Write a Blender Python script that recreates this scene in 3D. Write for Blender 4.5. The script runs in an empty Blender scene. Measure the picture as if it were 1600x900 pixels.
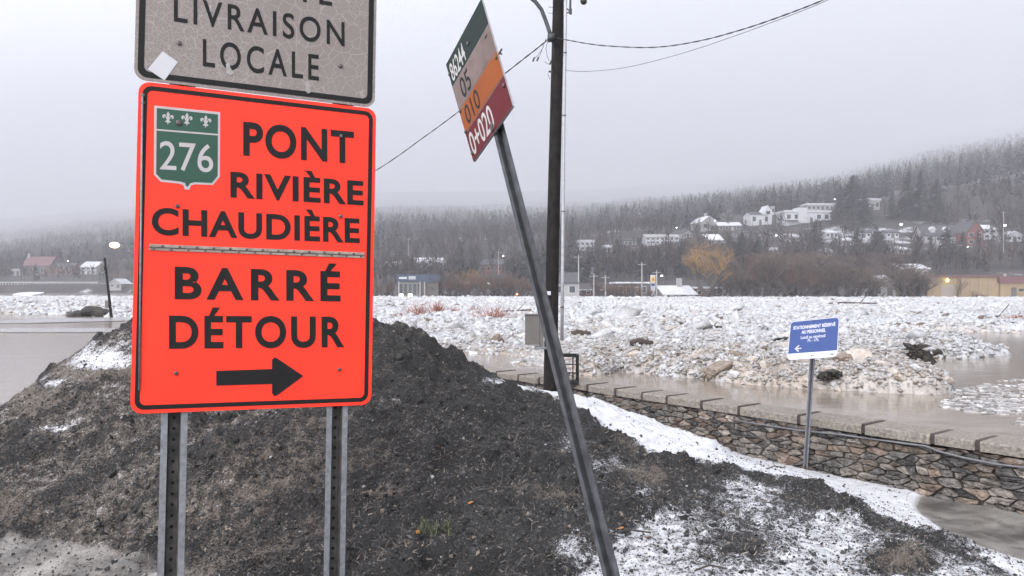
import bpy, math, random
import numpy as np
from mathutils import Vector, Matrix
random.seed(7); rng = np.random.default_rng(7)
S = bpy.context.scene
COL = S.collection
R = math.radians

# ------------------------------------------------------------------ camera, sky, sun, exposure
F = 1232.0
cd = bpy.data.cameras.new('camera'); cam = bpy.data.objects.new('camera', cd); COL.objects.link(cam)
cd.sensor_width = 36; cd.lens = 36*F/1600; cd.clip_end = 12000; cd.clip_start = .05
cam.location = (0, 0, 1.6); cam.rotation_euler = (R(90), 0, 0)
S.camera = cam
SUN_EL, SUN_AZ = 38, 205          # azimuth clockwise from +Y (view direction): behind the camera, to the left
W = bpy.data.worlds.new('World'); S.world = W; W.use_nodes = True
nt = W.node_tree; nt.nodes.clear()
def wn(t, **k):
    n = nt.nodes.new(t)
    for a, b in k.items(): setattr(n, a, b)
    return n
sky = wn('ShaderNodeTexSky', sky_type='NISHITA', sun_disc=False, sun_elevation=R(SUN_EL), sun_rotation=R(SUN_AZ), dust_density=4.0, air_density=1.0)
hs = wn('ShaderNodeHueSaturation'); hs.inputs['Saturation'].default_value = .12
nt.links.new(sky.outputs[0], hs.inputs['Color'])
tc = wn('ShaderNodeTexCoord'); sep = wn('ShaderNodeSeparateXYZ'); nt.links.new(tc.outputs['Generated'], sep.inputs[0])
mr = wn('ShaderNodeMapRange'); mr.inputs[1].default_value = -.75; mr.inputs[2].default_value = .6; mr.inputs[3].default_value = 2.8; mr.inputs[4].default_value = .80
nt.links.new(sep.outputs[0], mr.inputs[0])
noi = wn('ShaderNodeTexNoise'); noi.inputs['Scale'].default_value = 2.2; noi.inputs['Detail'].default_value = 3
nt.links.new(tc.outputs['Generated'], noi.inputs['Vector'])
mr2 = wn('ShaderNodeMapRange'); mr2.inputs[1].default_value = .3; mr2.inputs[2].default_value = .7; mr2.inputs[3].default_value = .93; mr2.inputs[4].default_value = 1.07
nt.links.new(noi.outputs[0], mr2.inputs[0])
mm = wn('ShaderNodeMath', operation='MULTIPLY'); nt.links.new(mr.outputs[0], mm.inputs[0]); nt.links.new(mr2.outputs[0], mm.inputs[1])
cl = wn('ShaderNodeVectorMath', operation='SCALE'); cl.inputs[0].default_value = (7.7, 7.95, 8.9)
nt.links.new(mm.outputs[0], cl.inputs['Scale'])
mx = wn('ShaderNodeMix', data_type='RGBA'); mx.inputs[0].default_value = .82
nt.links.new(hs.outputs[0], mx.inputs[6]); nt.links.new(cl.outputs[0], mx.inputs[7])
bg = wn('ShaderNodeBackground'); bg.inputs[1].default_value = .115
wo = wn('ShaderNodeOutputWorld'); nt.links.new(mx.outputs[2], bg.inputs[0]); nt.links.new(bg.outputs[0], wo.inputs[0])
sl = bpy.data.lights.new('sun', 'SUN'); sl.energy = 1.3; sl.angle = R(40); sl.color = (1, .97, .93)
so = bpy.data.objects.new('sun', sl); COL.objects.link(so)
az, el = R(SUN_AZ), R(SUN_EL)
sd = Vector((math.sin(az)*math.cos(el), math.cos(az)*math.cos(el), math.sin(el)))
so.rotation_euler = sd.to_track_quat('Z', 'Y').to_euler(); so.location = sd*50
S.view_settings.view_transform = 'Standard'; S.view_settings.look = 'None'
S.view_settings.exposure = 0.69; S.view_settings.gamma = 1; S.view_settings.use_curve_mapping = False
S.cycles.use_denoising = True; S.cycles.max_bounces = 6; S.cycles.volume_bounces = 1
S.cycles.transparent_max_bounces = 8; S.cycles.caustics_reflective = False; S.cycles.caustics_refractive = False

# ------------------------------------------------------------------ helpers
def at(px, py, d): return Vector(((px-800)/F*d, d, 1.6-(py-450)/F*d))
WATER = -.30
def onz(px, py, z=WATER):
    d = (1.6-z)*F/(py-450); return Vector(((px-800)/F*d, d, z))

class MB:
    def __init__(s): s.v = []; s.f = []; s.m = []
    def add(s, vs, fs, m=0):
        b = len(s.v); s.v += [tuple(v) for v in vs]
        for f in fs: s.f.append(tuple(i+b for i in f)); s.m.append(m)
    def box(s, c, size, rot=None, m=0):
        x, y, z = [q/2 for q in size]; c = Vector(c)
        vs = [Vector((i*x, j*y, k*z)) for k in (-1, 1) for j in (-1, 1) for i in (-1, 1)]
        if rot is not None: vs = [rot @ v for v in vs]
        s.add([v+c for v in vs], [(0,2,3,1),(4,5,7,6),(0,1,5,4),(2,6,7,3),(0,4,6,2),(1,3,7,5)], m)
    def bx(s, x0, x1, y0, y1, z0, z1, m=0): s.box(((x0+x1)/2, (y0+y1)/2, (z0+z1)/2), (x1-x0, y1-y0, z1-z0), None, m)
    def tube(s, pts, r, n=8, m=0, cap=True):
        pts = [Vector(p) for p in pts]; rs = r if isinstance(r, (list, tuple)) else [r]*len(pts)
        up = None; rings = []
        for i, p in enumerate(pts):
            t = (pts[min(i+1, len(pts)-1)]-pts[max(i-1, 0)]).normalized()
            if up is None: up = t.orthogonal().normalized()
            up = (up-t*up.dot(t)).normalized(); w = t.cross(up)
            rings.append([p+(up*math.cos(2*math.pi*k/n)+w*math.sin(2*math.pi*k/n))*rs[i] for k in range(n)])
        fs = [(i*n+k, i*n+(k+1) % n, (i+1)*n+(k+1) % n, (i+1)*n+k) for i in range(len(pts)-1) for k in range(n)]
        if cap: fs += [tuple(range(n-1, -1, -1)), tuple((len(pts)-1)*n+k for k in range(n))]
        s.add([v for q in rings for v in q], fs, m)
    def prism(s, poly, off, m=0):            # poly: list of 3D points, off: extrusion vector
        n = len(poly); off = Vector(off); P = [Vector(p) for p in poly]
        fs = [tuple(range(n)), tuple(range(2*n-1, n-1, -1))]+[((i+1) % n, i, n+i, n+(i+1) % n) for i in range(n)]
        s.add(P+[p+off for p in P], fs, m)
    def ball(s, c, r, n=8, k=5, sc=(1,1,1), m=0):
        c = Vector(c); vs = [c+Vector((0,0,-r*sc[2]))]
        for i in range(1, k):
            a = -math.pi/2+math.pi*i/k
            vs += [c+Vector((r*sc[0]*math.cos(a)*math.cos(2*math.pi*j/n), r*sc[1]*math.cos(a)*math.sin(2*math.pi*j/n), r*sc[2]*math.sin(a))) for j in range(n)]
        vs.append(c+Vector((0,0,r*sc[2]))); L = len(vs)-1
        fs = [(0, 1+(j+1) % n, 1+j) for j in range(n)]
        for i in range(k-2): fs += [(1+i*n+j, 1+i*n+(j+1) % n, 1+(i+1)*n+(j+1) % n, 1+(i+1)*n+j) for j in range(n)]
        fs += [(1+(k-2)*n+j, 1+(k-2)*n+(j+1) % n, L) for j in range(n)]
        s.add(vs, fs, m)
    def build(s, name, mat, parent=None, loc=None, smooth=False, local=False):
        off = Vector((0, 0, 0))
        if not local:
            if loc is not None: off = Vector(loc)
            p = parent
            while p is not None: off = off+p.location; p = p.parent
        me = bpy.data.meshes.new(name); me.from_pydata([Vector(v)-off for v in s.v], [], s.f)
        for q in (mat if isinstance(mat, list) else [mat]): me.materials.append(q)
        if isinstance(mat, list): me.polygons.foreach_set('material_index', s.m)
        if smooth: me.polygons.foreach_set('use_smooth', [True]*len(s.f))
        me.update(); o = bpy.data.objects.new(name, me); COL.objects.link(o)
        if parent is not None: o.parent = parent
        if loc is not None: o.location = loc
        return o

def np_mesh(name, V, Fc, mat, cols=None, smooth=False):
    V = np.asarray(V, np.float32).reshape(-1, 3); Fc = np.asarray(Fc, np.int32); k = Fc.shape[1]; n = len(Fc)
    me = bpy.data.meshes.new(name); me.vertices.add(len(V)); me.vertices.foreach_set('co', V.ravel())
    me.loops.add(n*k); me.loops.foreach_set('vertex_index', Fc.ravel())
    me.polygons.add(n); me.polygons.foreach_set('loop_start', np.arange(0, n*k, k, dtype=np.int32))
    me.polygons.foreach_set('use_smooth', np.full(n, smooth)); me.update(calc_edges=True); me.validate()
    if cols is not None:
        a = me.color_attributes.new('Col', 'FLOAT_COLOR', 'POINT')
        c = np.ones((len(V), 4), np.float32); c[:, :cols.shape[1]] = cols; a.data.foreach_set('color', c.ravel())
    me.materials.append(mat)
    return me
def link(name, me, parent=None, loc=None):
    o = bpy.data.objects.new(name, me); COL.objects.link(o)
    if parent is not None: o.parent = parent
    if loc is not None: o.location = loc
    return o
def tag(o, label=None, cat=None, group=None, kind=None):
    if label: o['label'] = label
    if cat: o['category'] = cat
    if group: o['group'] = group
    if kind: o['kind'] = kind
    return o
def thing(name, label, cat, loc=(0,0,0), rz=0, group=None):
    o = bpy.data.objects.new(name, None); COL.objects.link(o); o.location = loc; o.rotation_euler = (0, 0, rz); o.empty_display_size = .2
    return tag(o, label, cat, group)
def copy_tree(o, parent=None):
    c = o.copy(); COL.objects.link(c)
    if parent is not None: c.parent = parent
    for ch in list(o.children): copy_tree(ch, c)
    return c

# value noise
def _h(i, j, k, s):
    n = (i.astype(np.int64)*374761393+j.astype(np.int64)*668265263+k*982451653+s*1274126177) & 0xffffffff
    n = ((n ^ (n >> 13))*1274126177) & 0xffffffff
    return ((n ^ (n >> 16)) & 0xffff)/65535.0
def vnoise(x, y, s=0):
    i, j = np.floor(x), np.floor(y); fx, fy = x-i, y-j
    fx = fx*fx*(3-2*fx); fy = fy*fy*(3-2*fy)
    a, b, c, d = _h(i, j, 0, s), _h(i+1, j, 0, s), _h(i, j+1, 0, s), _h(i+1, j+1, 0, s)
    return (a*(1-fx)+b*fx)*(1-fy)+(c*(1-fx)+d*fx)*fy
def fbm(x, y, s=0, o=4, g=.5):
    t = 0; a = 1; n = 0
    for k in range(o): t = t+a*vnoise(x*2**k+k*17.3, y*2**k-k*9.1, s+k); n += a; a *= g
    return t/n
def sstep(a, b, x): t = np.clip((x-a)/(b-a), 0, 1); return t*t*(3-2*t)

# ------------------------------------------------------------------ materials
def newmat(name):
    m = bpy.data.materials.new(name); m.use_nodes = True
    return m, m.node_tree, m.node_tree.nodes['Principled BSDF']
def mat(name, c, rough=.6, metal=0, var=.15, scale=20, bump=0, bscale=80, spec=.5, c2=None, detail=4):
    m, t, b = newmat(name); b.inputs['Roughness'].default_value = rough; b.inputs['Metallic'].default_value = metal
    b.inputs['Specular IOR Level'].default_value = spec
    tc = t.nodes.new('ShaderNodeTexCoord'); n = t.nodes.new('ShaderNodeTexNoise'); n.inputs['Scale'].default_value = scale; n.inputs['Detail'].default_value = detail
    t.links.new(tc.outputs['Object'], n.inputs['Vector'])
    r = t.nodes.new('ShaderNodeValToRGB'); r.color_ramp.elements[0].position = .3; r.color_ramp.elements[1].position = .7
    d = c2 if c2 else [min(1, q*(1+var)) for q in c]; e = c if c2 else [q*(1-var) for q in c]
    r.color_ramp.elements[0].color = (*e, 1); r.color_ramp.elements[1].color = (*d, 1)
    t.links.new(n.outputs[0], r.inputs[0]); t.links.new(r.outputs[0], b.inputs['Base Color'])
    if bump:
        n2 = t.nodes.new('ShaderNodeTexNoise'); n2.inputs['Scale'].default_value = bscale; n2.inputs['Detail'].default_value = 5
        t.links.new(tc.outputs['Object'], n2.inputs['Vector'])
        bp = t.nodes.new('ShaderNodeBump'); bp.inputs['Strength'].default_value = bump; bp.inputs['Distance'].default_value = .02
        t.links.new(n2.outputs[0], bp.inputs['Height']); t.links.new(bp.outputs[0], b.inputs['Normal'])
    return m
def colmat(name, rough=.6, bump=0, bscale=30, dist=.03, var=.25, vscale=8, spec=.4, sss=0):
    """base colour from the Col attribute, broken up by noise"""
    m, t, b = newmat(name); b.inputs['Roughness'].default_value = rough; b.inputs['Specular IOR Level'].default_value = spec
    a = t.nodes.new('ShaderNodeVertexColor'); a.layer_name = 'Col'
    tc = t.nodes.new('ShaderNodeTexCoord'); n = t.nodes.new('ShaderNodeTexNoise'); n.inputs['Scale'].default_value = vscale; n.inputs['Detail'].default_value = 5
    t.links.new(tc.outputs['Object'], n.inputs['Vector'])
    mr = t.nodes.new('ShaderNodeMapRange'); mr.inputs[1].default_value = .3; mr.inputs[2].default_value = .7; mr.inputs[3].default_value = 1-var; mr.inputs[4].default_value = 1+var*.6
    t.links.new(n.outputs[0], mr.inputs[0])
    sc = t.nodes.new('ShaderNodeVectorMath'); sc.operation = 'SCALE'; t.links.new(a.outputs[0], sc.inputs[0]); t.links.new(mr.outputs[0], sc.inputs['Scale'])
    t.links.new(sc.outputs[0], b.inputs['Base Color'])
    if bump:
        n2 = t.nodes.new('ShaderNodeTexNoise'); n2.inputs['Scale'].default_value = bscale; n2.inputs['Detail'].default_value = 6; n2.inputs['Roughness'].default_value = .65
        t.links.new(tc.outputs['Object'], n2.inputs['Vector'])
        bp = t.nodes.new('ShaderNodeBump'); bp.inputs['Strength'].default_value = bump; bp.inputs['Distance'].default_value = dist
        t.links.new(n2.outputs[0], bp.inputs['Height']); t.links.new(bp.outputs[0], b.inputs['Normal'])
    return m
def emat(name, c, st):
    m, t, b = newmat(name); b.inputs['Base Color'].default_value = (*c, 1); b.inputs['Emission Color'].default_value = (*c, 1); b.inputs['Emission Strength'].default_value = st
    return m
M = dict(
    orange=mat('orange sheeting', (.93, .040, .019), .5, var=.10, scale=2.2, bump=.06, bscale=300, spec=.25, detail=8),
    black=mat('sign black', (.010, .010, .010), .6, var=.2, spec=.2),
    silver=mat('reflective silver', (.40, .37, .37), .45, var=.06),
    green=mat('route green', (.010, .058, .034), .45, var=.06, scale=5),
    galv=mat('galvanised steel', (.20, .205, .22), .5, .3, var=.25, scale=45, bump=.15, bscale=160),
    galvdark=mat('weathered steel', (.05, .052, .056), .55, .4, var=.45, scale=14, bump=.2, bscale=90),
    backsteel=mat('sign back aluminium', (.3, .3, .3), .5, .5),
    hinge=mat('dirty strip metal', (.30, .25, .21), .55, .3, var=.4, scale=25),
    bolt=mat('bolt', (.10, .09, .085), .4, .6, var=.3),
    sticker=mat('white sticker', (.48, .48, .50), .4, var=.03),
    scrape=mat('scraped paint', (.30, .28, .27), .6),
    bandgreen=mat('dull green band', (.008, .017, .013), .6, var=.1, scale=8, spec=.2),
    bandgrey=mat('faded pink grey band', (.16, .118, .105), .6, var=.2, scale=9, spec=.2),
    bandorange=mat('orange band', (.25, .062, .009), .6, var=.1, scale=8, spec=.2),
    bandred=mat('red band', (.10, .009, .012), .6, var=.15, scale=8, spec=.2),
    white=mat('white lettering', (.42, .40, .38), .5, var=.08),
    web_dirt_shade=mat('stained and shaded channel', (.075, .07, .066), .65, .2, var=.5, scale=22), wood=mat('tarred pole wood', (.013, .0105, .0095), .8, var=.5, scale=10, bump=.5, bscale=40, spec=.2),
    conduit=mat('grey conduit', (.36, .36, .37), .5, .2),
    cab=mat('grey brown cabinet', (.115, .105, .094), .55, var=.12, scale=6),
    wire=mat('black cable', (.02, .02, .022), .5),
    wiregrey=mat('grey cable', (.13, .13, .135), .5),
    blue=mat('blue sign paint', (.012, .038, .155), .4, var=.05),
    offwhite=mat('off white paint', (.46, .46, .49), .45, var=.05),
    greyprint=mat('grey print', (.25, .25, .29), .5),
    coping=mat('concrete coping', (.205, .18, .15), .85, var=.42, scale=38, bump=.7, bscale=90, detail=10),
    joint=mat('dark joint', (.045, .035, .03), .85, var=.3, bump=.4),
    mortar=mat('dark mortar', (.10, .088, .076), .9, var=.4, scale=12, bump=.6, bscale=40),
    stone=colmat('wall stone', .8, .7, 22, .03, .5, 9),
    bark=mat('grey brown bark', (.055, .045, .038), .85, var=.3),
    twig=mat('bare twigs', (.085, .062, .048), .85, var=.4, scale=.6),
    twigred=mat('reddish twigs', (.13, .068, .045), .85, var=.4, scale=.6),
    willow=mat('ochre willow twigs', (.22, .125, .045), .8, var=.35, scale=.5),
    redshrub=mat('russet stems', (.24, .075, .04), .8, var=.4, scale=3),
    conifer=mat('dark needles', (.016, .024, .018), .85, var=.5, scale=.5),
    snow=mat('snow', (.6, .6, .62), .7, var=.06, scale=6),
    whitewall=mat('white siding', (.46, .46, .47), .7, var=.08, scale=.8),
    greywall=mat('grey siding', (.30, .29, .28), .7, var=.12, scale=.8),
    darkwall=mat('dark siding', (.09, .08, .075), .7, var=.15, scale=.8),
    brick=mat('red brick', (.16, .06, .048), .8, var=.3, scale=3),
    beige=mat('beige cladding', (.25, .18, .10), .6, var=.12, scale=.6),
    redroof=mat('red metal roof', (.13, .055, .058), .5, var=.15),
    bluefas=mat('blue fascia', (.022, .036, .07), .5, var=.1),
    dkroof=mat('dark shingles', (.055, .055, .06), .8, var=.3),
    snowroof=mat('snowy roof', (.5, .5, .52), .8, var=.15, scale=.7),
    glass=mat('window glass', (.03, .035, .04), .15, var=.3, spec=.6),
    lit=emat('lit window', (1, .95, .85), 3.0), lamp=emat('lamp', (1, .76, .46), 1.3), lampw=emat('cold lamp', (.95, 1, 1), 10), lampred=emat('red lamp', (1, .2, .12), 4), lampy=emat('wall lamp', (1, .95, .3), 8),
    yellow=mat('yellow emblem', (.62, .33, .03), .5), rock=mat('brown rock', (.035, .03, .026), .9, var=.4, scale=4, bump=.8, bscale=10),
    turf=mat('frozen turf', (.035, .03, .024), .95, var=.5, scale=12, bump=.8, bscale=30), stick=mat('stick', (.05, .038, .03), .9), leaf=mat('dead leaf', (.30, .12, .03), .8), grass=mat('grass blades', (.08, .10, .03), .8, var=.4),
    iceW=mat('white ice', (.54, .543, .55), .45, var=.10, scale=3, bump=.5, bscale=14), iceT=mat('muddy ice', (.32, .26, .21), .5, var=.25, scale=4, bump=.6, bscale=14, c2=(.46, .42, .38)), wetice=mat('wet grey ice', (.25, .24, .235), .25, var=.12, scale=.6), iceB=mat('brown ice', (.19, .15, .115), .45, var=.3, scale=3, bump=.5, bscale=10),
    ice=colmat('rubble ice', .6, 1.0, 7, .12, .12, 3), forest=colmat('forest', .9, 0, var=.3, vscale=.05), clod=colmat('dirt clod', .9, 1.0, 60, .03, .4, 30), grit=colmat('grit', .75, 0, var=.2, vscale=40))

t = M['stone'].node_tree; b = t.nodes['Principled BSDF']; l = b.inputs['Base Color'].links[0].from_socket
tc = t.nodes.new('ShaderNodeTexCoord'); n = t.nodes.new('ShaderNodeTexNoise'); n.inputs['Scale'].default_value = 13; n.inputs['Detail'].default_value = 8; n.inputs['Roughness'].default_value = .75; t.links.new(tc.outputs['Object'], n.inputs['Vector'])
r = t.nodes.new('ShaderNodeMapRange'); r.inputs[1].default_value = .54; r.inputs[2].default_value = .66; r.inputs[4].default_value = .7; t.links.new(n.outputs[0], r.inputs[0])
q = t.nodes.new('ShaderNodeMixRGB'); q.inputs[2].default_value = (.30, .285, .27, 1); t.links.new(r.outputs[0], q.inputs[0]); t.links.new(l, q.inputs[1])
r2 = t.nodes.new('ShaderNodeMapRange'); r2.inputs[1].default_value = .46; r2.inputs[2].default_value = .36; r2.inputs[4].default_value = .8; t.links.new(n.outputs[0], r2.inputs[0])
q2 = t.nodes.new('ShaderNodeMixRGB'); q2.inputs[2].default_value = (.04, .036, .033, 1); t.links.new(r2.outputs[0], q2.inputs[0]); t.links.new(q.outputs[0], q2.inputs[1]); t.links.new(q2.outputs[0], b.inputs['Base Color'])

# cracked grey sign sheeting
m, t, b = newmat('cracked grey sheeting'); M['cracked'] = m
tc = t.nodes.new('ShaderNodeTexCoord')
wv = t.nodes.new('ShaderNodeTexNoise'); wv.inputs['Scale'].default_value = 6
t.links.new(tc.outputs['Object'], wv.inputs['Vector'])
ad = t.nodes.new('ShaderNodeMixRGB'); ad.blend_type = 'ADD'; ad.inputs[0].default_value = .06; t.links.new(tc.outputs['Object'], ad.inputs[1]); t.links.new(wv.outputs[1], ad.inputs[2])
prev = None
for sc_, th, w in ((17, .022, .7), (62, .06, .75)):
    v = t.nodes.new('ShaderNodeTexVoronoi'); v.feature = 'DISTANCE_TO_EDGE'; v.inputs['Scale'].default_value = sc_; t.links.new(ad.outputs[0], v.inputs['Vector'])
    r = t.nodes.new('ShaderNodeMapRange'); r.inputs[1].default_value = 0; r.inputs[2].default_value = th*(1 if sc_ > 20 else 1.4); r.inputs[3].default_value = w; r.inputs[4].default_value = 0
    t.links.new(v.outputs['Distance'], r.inputs[0])
    if prev is None: prev = r
    else:
        n_ = t.nodes.new('ShaderNodeTexNoise'); n_.inputs['Scale'].default_value = 2.2; t.links.new(tc.outputs['Object'], n_.inputs['Vector'])
        r2 = t.nodes.new('ShaderNodeMapRange'); r2.inputs[1].default_value = .34; r2.inputs[2].default_value = .54; t.links.new(n_.outputs[0], r2.inputs[0])
        mu = t.nodes.new('ShaderNodeMath'); mu.operation = 'MULTIPLY'; t.links.new(r.outputs[0], mu.inputs[0]); t.links.new(r2.outputs[0], mu.inputs[1])
        mxx = t.nodes.new('ShaderNodeMath'); mxx.operation = 'MAXIMUM'; t.links.new(prev.outputs[0], mxx.inputs[0]); t.links.new(mu.outputs[0], mxx.inputs[1]); prev = mxx
cm = t.nodes.new('ShaderNodeMixRGB'); cm.inputs[1].default_value = (.195, .163, .150, 1); cm.inputs[2].default_value = (.34, .31, .295, 1)
t.links.new(prev.outputs[0], cm.inputs[0]); t.links.new(cm.outputs[0], b.inputs['Base Color']); b.inputs['Roughness'].default_value = .5

# muddy water
m, t, b = newmat('muddy water'); M['water'] = m
b.inputs['Base Color'].default_value = (.215, .18, .145, 1); b.inputs['Roughness'].default_value = .13; b.inputs['IOR'].default_value = 1.33
tc = t.nodes.new('ShaderNodeTexCoord'); mp = t.nodes.new('ShaderNodeMapping'); mp.inputs['Scale'].default_value = (.6, 1.6, 1); t.links.new(tc.outputs['Object'], mp.inputs[0])
n = t.nodes.new('ShaderNodeTexNoise'); n.inputs['Scale'].default_value = 1.6; n.inputs['Detail'].default_value = 4; t.links.new(mp.outputs[0], n.inputs['Vector'])
bp = t.nodes.new('ShaderNodeBump'); bp.inputs['Strength'].default_value = .2; bp.inputs['Distance'].default_value = .05; t.links.new(n.outputs[0], bp.inputs['Height']); t.links.new(bp.outputs[0], b.inputs['Normal'])

# ground: Col.r = snow, Col.g = straw, Col.b = wet slush / dirty ice
m, t, b = newmat('grit covered snow'); M['ground'] = m
a = t.nodes.new('ShaderNodeVertexColor'); a.layer_name = 'Col'; sp = t.nodes.new('ShaderNodeSeparateColor'); t.links.new(a.outputs[0], sp.inputs[0])
tc = t.nodes.new('ShaderNodeTexCoord')
def tn(scale, det=6, rough=.6):
    n = t.nodes.new('ShaderNodeTexNoise'); n.inputs['Scale'].default_value = scale; n.inputs['Detail'].default_value = det; n.inputs['Roughness'].default_value = rough
    t.links.new(tc.outputs['Object'], n.inputs['Vector']); return n
def tm(op, x, y):
    n = t.nodes.new('ShaderNodeMath'); n.operation = op
    for i, q in enumerate((x, y)):
        if isinstance(q, (int, float)): n.inputs[i].default_value = q
        else: t.links.new(q, n.inputs[i])
    return n.outputs[0]
def tr(x, a0, a1, b0=0, b1=1):
    n = t.nodes.new('ShaderNodeMapRange'); t.links.new(x, n.inputs[0])
    for i, q in enumerate((a0, a1, b0, b1)): n.inputs[i+1].default_value = q
    return n.outputs[0]
def tmix(f, c1, c2):
    n = t.nodes.new('ShaderNodeMixRGB'); t.links.new(f, n.inputs[0])
    for i, q in ((1, c1), (2, c2)):
        if isinstance(q, tuple): n.inputs[i].default_value = (*q, 1)
        else: t.links.new(q, n.inputs[i])
    return n.outputs[0]
nf, nm, ng = tn(75, 6, .7), tn(14, 6, .65), tn(190, 3, .6)
dark = tmix(tr(nf.outputs[0], .38, .66), (.014, .014, .0145), (.068, .064, .06))
wetd = tn(1.6, 4, .55)
dark = tmix(tr(wetd.outputs[0], .42, .6), dark, tmix(tr(nf.outputs[0], .38, .66), (.013, .013, .0135), (.05, .047, .044)))
straw = tmix(tr(ng.outputs[0], .35, .65), (.07, .058, .048), (.235, .20, .165))
sf = tm('ADD', sp.outputs[1], tm('MULTIPLY', tm('SUBTRACT', nm.outputs[0], .5), 1.5)); sf = tm('ADD', sf, tm('MULTIPLY', tm('SUBTRACT', nf.outputs[0], .5), 1.3))
c = tmix(tr(sf, .42, .66), dark, straw)
wn_ = tm('ADD', tm('MULTIPLY', tm('SUBTRACT', nm.outputs[0], .5), 1.1), tm('ADD', tm('MULTIPLY', tm('SUBTRACT', nf.outputs[0], .5), 1.2), tm('MULTIPLY', tm('SUBTRACT', ng.outputs[0], .5), .9)))
wf = tm('ADD', sp.outputs[0], tm('MULTIPLY', wn_, tr(sp.outputs[0], .72, .93, 1, .22)))
snowc = tmix(tr(nm.outputs[0], .3, .65), (.42, .415, .415), (.58, .582, .60))
c = tmix(tr(wf, .42, .66), c, snowc)
ncl = tn(3.2, 9, .68)
slush = tmix(tr(ncl.outputs[0], .38, .62), (.075, .07, .064), (.25, .235, .212))
c = tmix(tr(sp.outputs[2], .3, .7), c, slush)
t.links.new(c, b.inputs['Base Color'])
t.links.new(tr(sp.outputs[2], .3, .7, .85, .28), b.inputs['Roughness']); b.inputs['Specular IOR Level'].default_value = .35
hh = tm('ADD', tm('MULTIPLY', nf.outputs[0], 1.0), tm('MULTIPLY', ng.outputs[0], .5))
bp = t.nodes.new('ShaderNodeBump'); bp.inputs['Distance'].default_value = .03; t.links.new(hh, bp.inputs['Height'])
t.links.new(tm('MULTIPLY', tr(sp.outputs[2], .3, .7, .9, .08), tr(wf, .5, .9, 1, .35)), bp.inputs['Strength']); t.links.new(bp.outputs[0], b.inputs['Normal'])

# far hillside: brown woodland floor with snow showing through in patches
m, t, b = newmat('hillside'); M['hill'] = m
tc = t.nodes.new('ShaderNodeTexCoord')
n1, n2 = tn(.012, 6, .6), tn(.09, 6, .7)
c = tmix(tr(n2.outputs[0], .35, .65), (.017, .015, .014), (.048, .039, .033))
sn = tm('ADD', tm('MULTIPLY', n1.outputs[0], .55), tm('MULTIPLY', n2.outputs[0], .45))
gz = t.nodes.new('ShaderNodeNewGeometry'); sz_ = t.nodes.new('ShaderNodeSeparateXYZ'); t.links.new(gz.outputs['Position'], sz_.inputs[0]); sn = tm('ADD', sn, tr(sz_.outputs[2], 130, 330, 0, .16))  # snow added with height, paling the far ridge in place of thicker haze
c = tmix(tr(sn, .575, .62), c, (.42, .42, .44))
t.links.new(c, b.inputs['Base Color']); b.inputs['Roughness'].default_value = .9

# ------------------------------------------------------------------ the near ground: a heap of gritty snow, snow along the wall
WA = Vector((0, 11.55)); WD = Vector((.602, -.798)).normalized(); WN = Vector((-WD.y, WD.x))*-1   # wall foot line; WN points to the camera
if WN.dot(-WA) < 0: WN = -WN
def wall_hit(px):                 # distance along the wall from WA for a picture column
    k = (px-800)/F; return (k*WA.y-WA.x)/(WD.x-k*WD.y)
ctl = []
crest = [(-200,745,6.0),(-80,690,6.3),(0,640,6.6),(60,600,6.9),(130,548,7.2),(205,515,7.4),(300,482,7.4),(420,472,7.4),(520,490,7.4),(600,519,7.4),(640,534,7.5),(680,550,7.6),(740,579,7.8),(800,602,8.2),(870,616,8.8),(930,634,8.9)]
for px, py, d in crest:
    p = at(px, py, d); ctl.append(tuple(p)); u = Vector((p.x, p.y)).normalized()
    if px < 760:
        ctl.append((p.x+u.x*.35, p.y+u.y*.35, p.z-.10)); ctl.append((p.x+u.x*1.4, p.y+u.y*1.4, max(p.z-.95, -.6))); ctl.append((p.x+u.x*3, p.y+u.y*3, -.85))
for px, py, d in [(1225,737,6.6),(1272,753,6.2),(1319,777,5.8),(1394,805,5.3),(1464,835,4.9),(1560,872,4.45),
        (955,900,3.8),(800,900,3.9),(600,900,4.0),(400,900,4.1),(250,868,4.6),(100,852,4.8),(0,850,4.85),(-200,850,4.8),(1100,900,3.72),(1200,900,3.7),(1350,890,3.85),(1500,892,4.0),
        (955,750,5.2),(955,690,6.6),(1100,715,6.4),(1100,800,4.9),(1200,800,4.95),(500,700,5.4),(500,590,6.4),(300,750,5.1),(300,600,6.3),(100,720,5.6),(700,700,5.4),(700,625,6.6),(800,700,5.6),(850,645,7.1),(1000,800,4.6),(1300,830,4.7)]:
    ctl.append(tuple(at(px, py, d)))
for px, z in [(1004,-.02),(1070,-.09),(1131,-.145),(1258,-.174),(1350,-.18),(1436,-.18),(1520,-.18),(1600,-.178),(1800,-.18),(930,.12),(860,.2)]:
    s_ = wall_hit(px); p = WA+WD*s_+WN*.02; ctl.append((p.x, p.y, z))
for px, py, z in [(1330,762,-.165),(1420,795,-.165),(1500,830,-.165),(1600,878,-.15),(1600,850,-.175),(1520,800,-.18),(1180,722,-.12),(1230,732,-.16)]:
    p = onz(px, py, z); ctl.append((p.x, p.y, z))
for x, y, z in [(-9,4,0),(-9,7.5,-.1),(-9,10,-.85),(7,3,-.12),(9,1,-.1),(-9,-5,0),(9,-5,-.1),(0,-5,0),(-3,2.5,.0),(-1,2.4,.0),(.8,2.2,.05),(2.2,2.2,.08),(4,2.6,0),(-5,12.5,-.9),(0,13,-.9),(-9,14,-.9)]: ctl.append((x, y, z))
C = np.array(ctl); XY = C[:, :2]; K = len(C)
def U(r2): return np.where(r2 > 1e-12, r2*np.log(r2+1e-12), 0)
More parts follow.
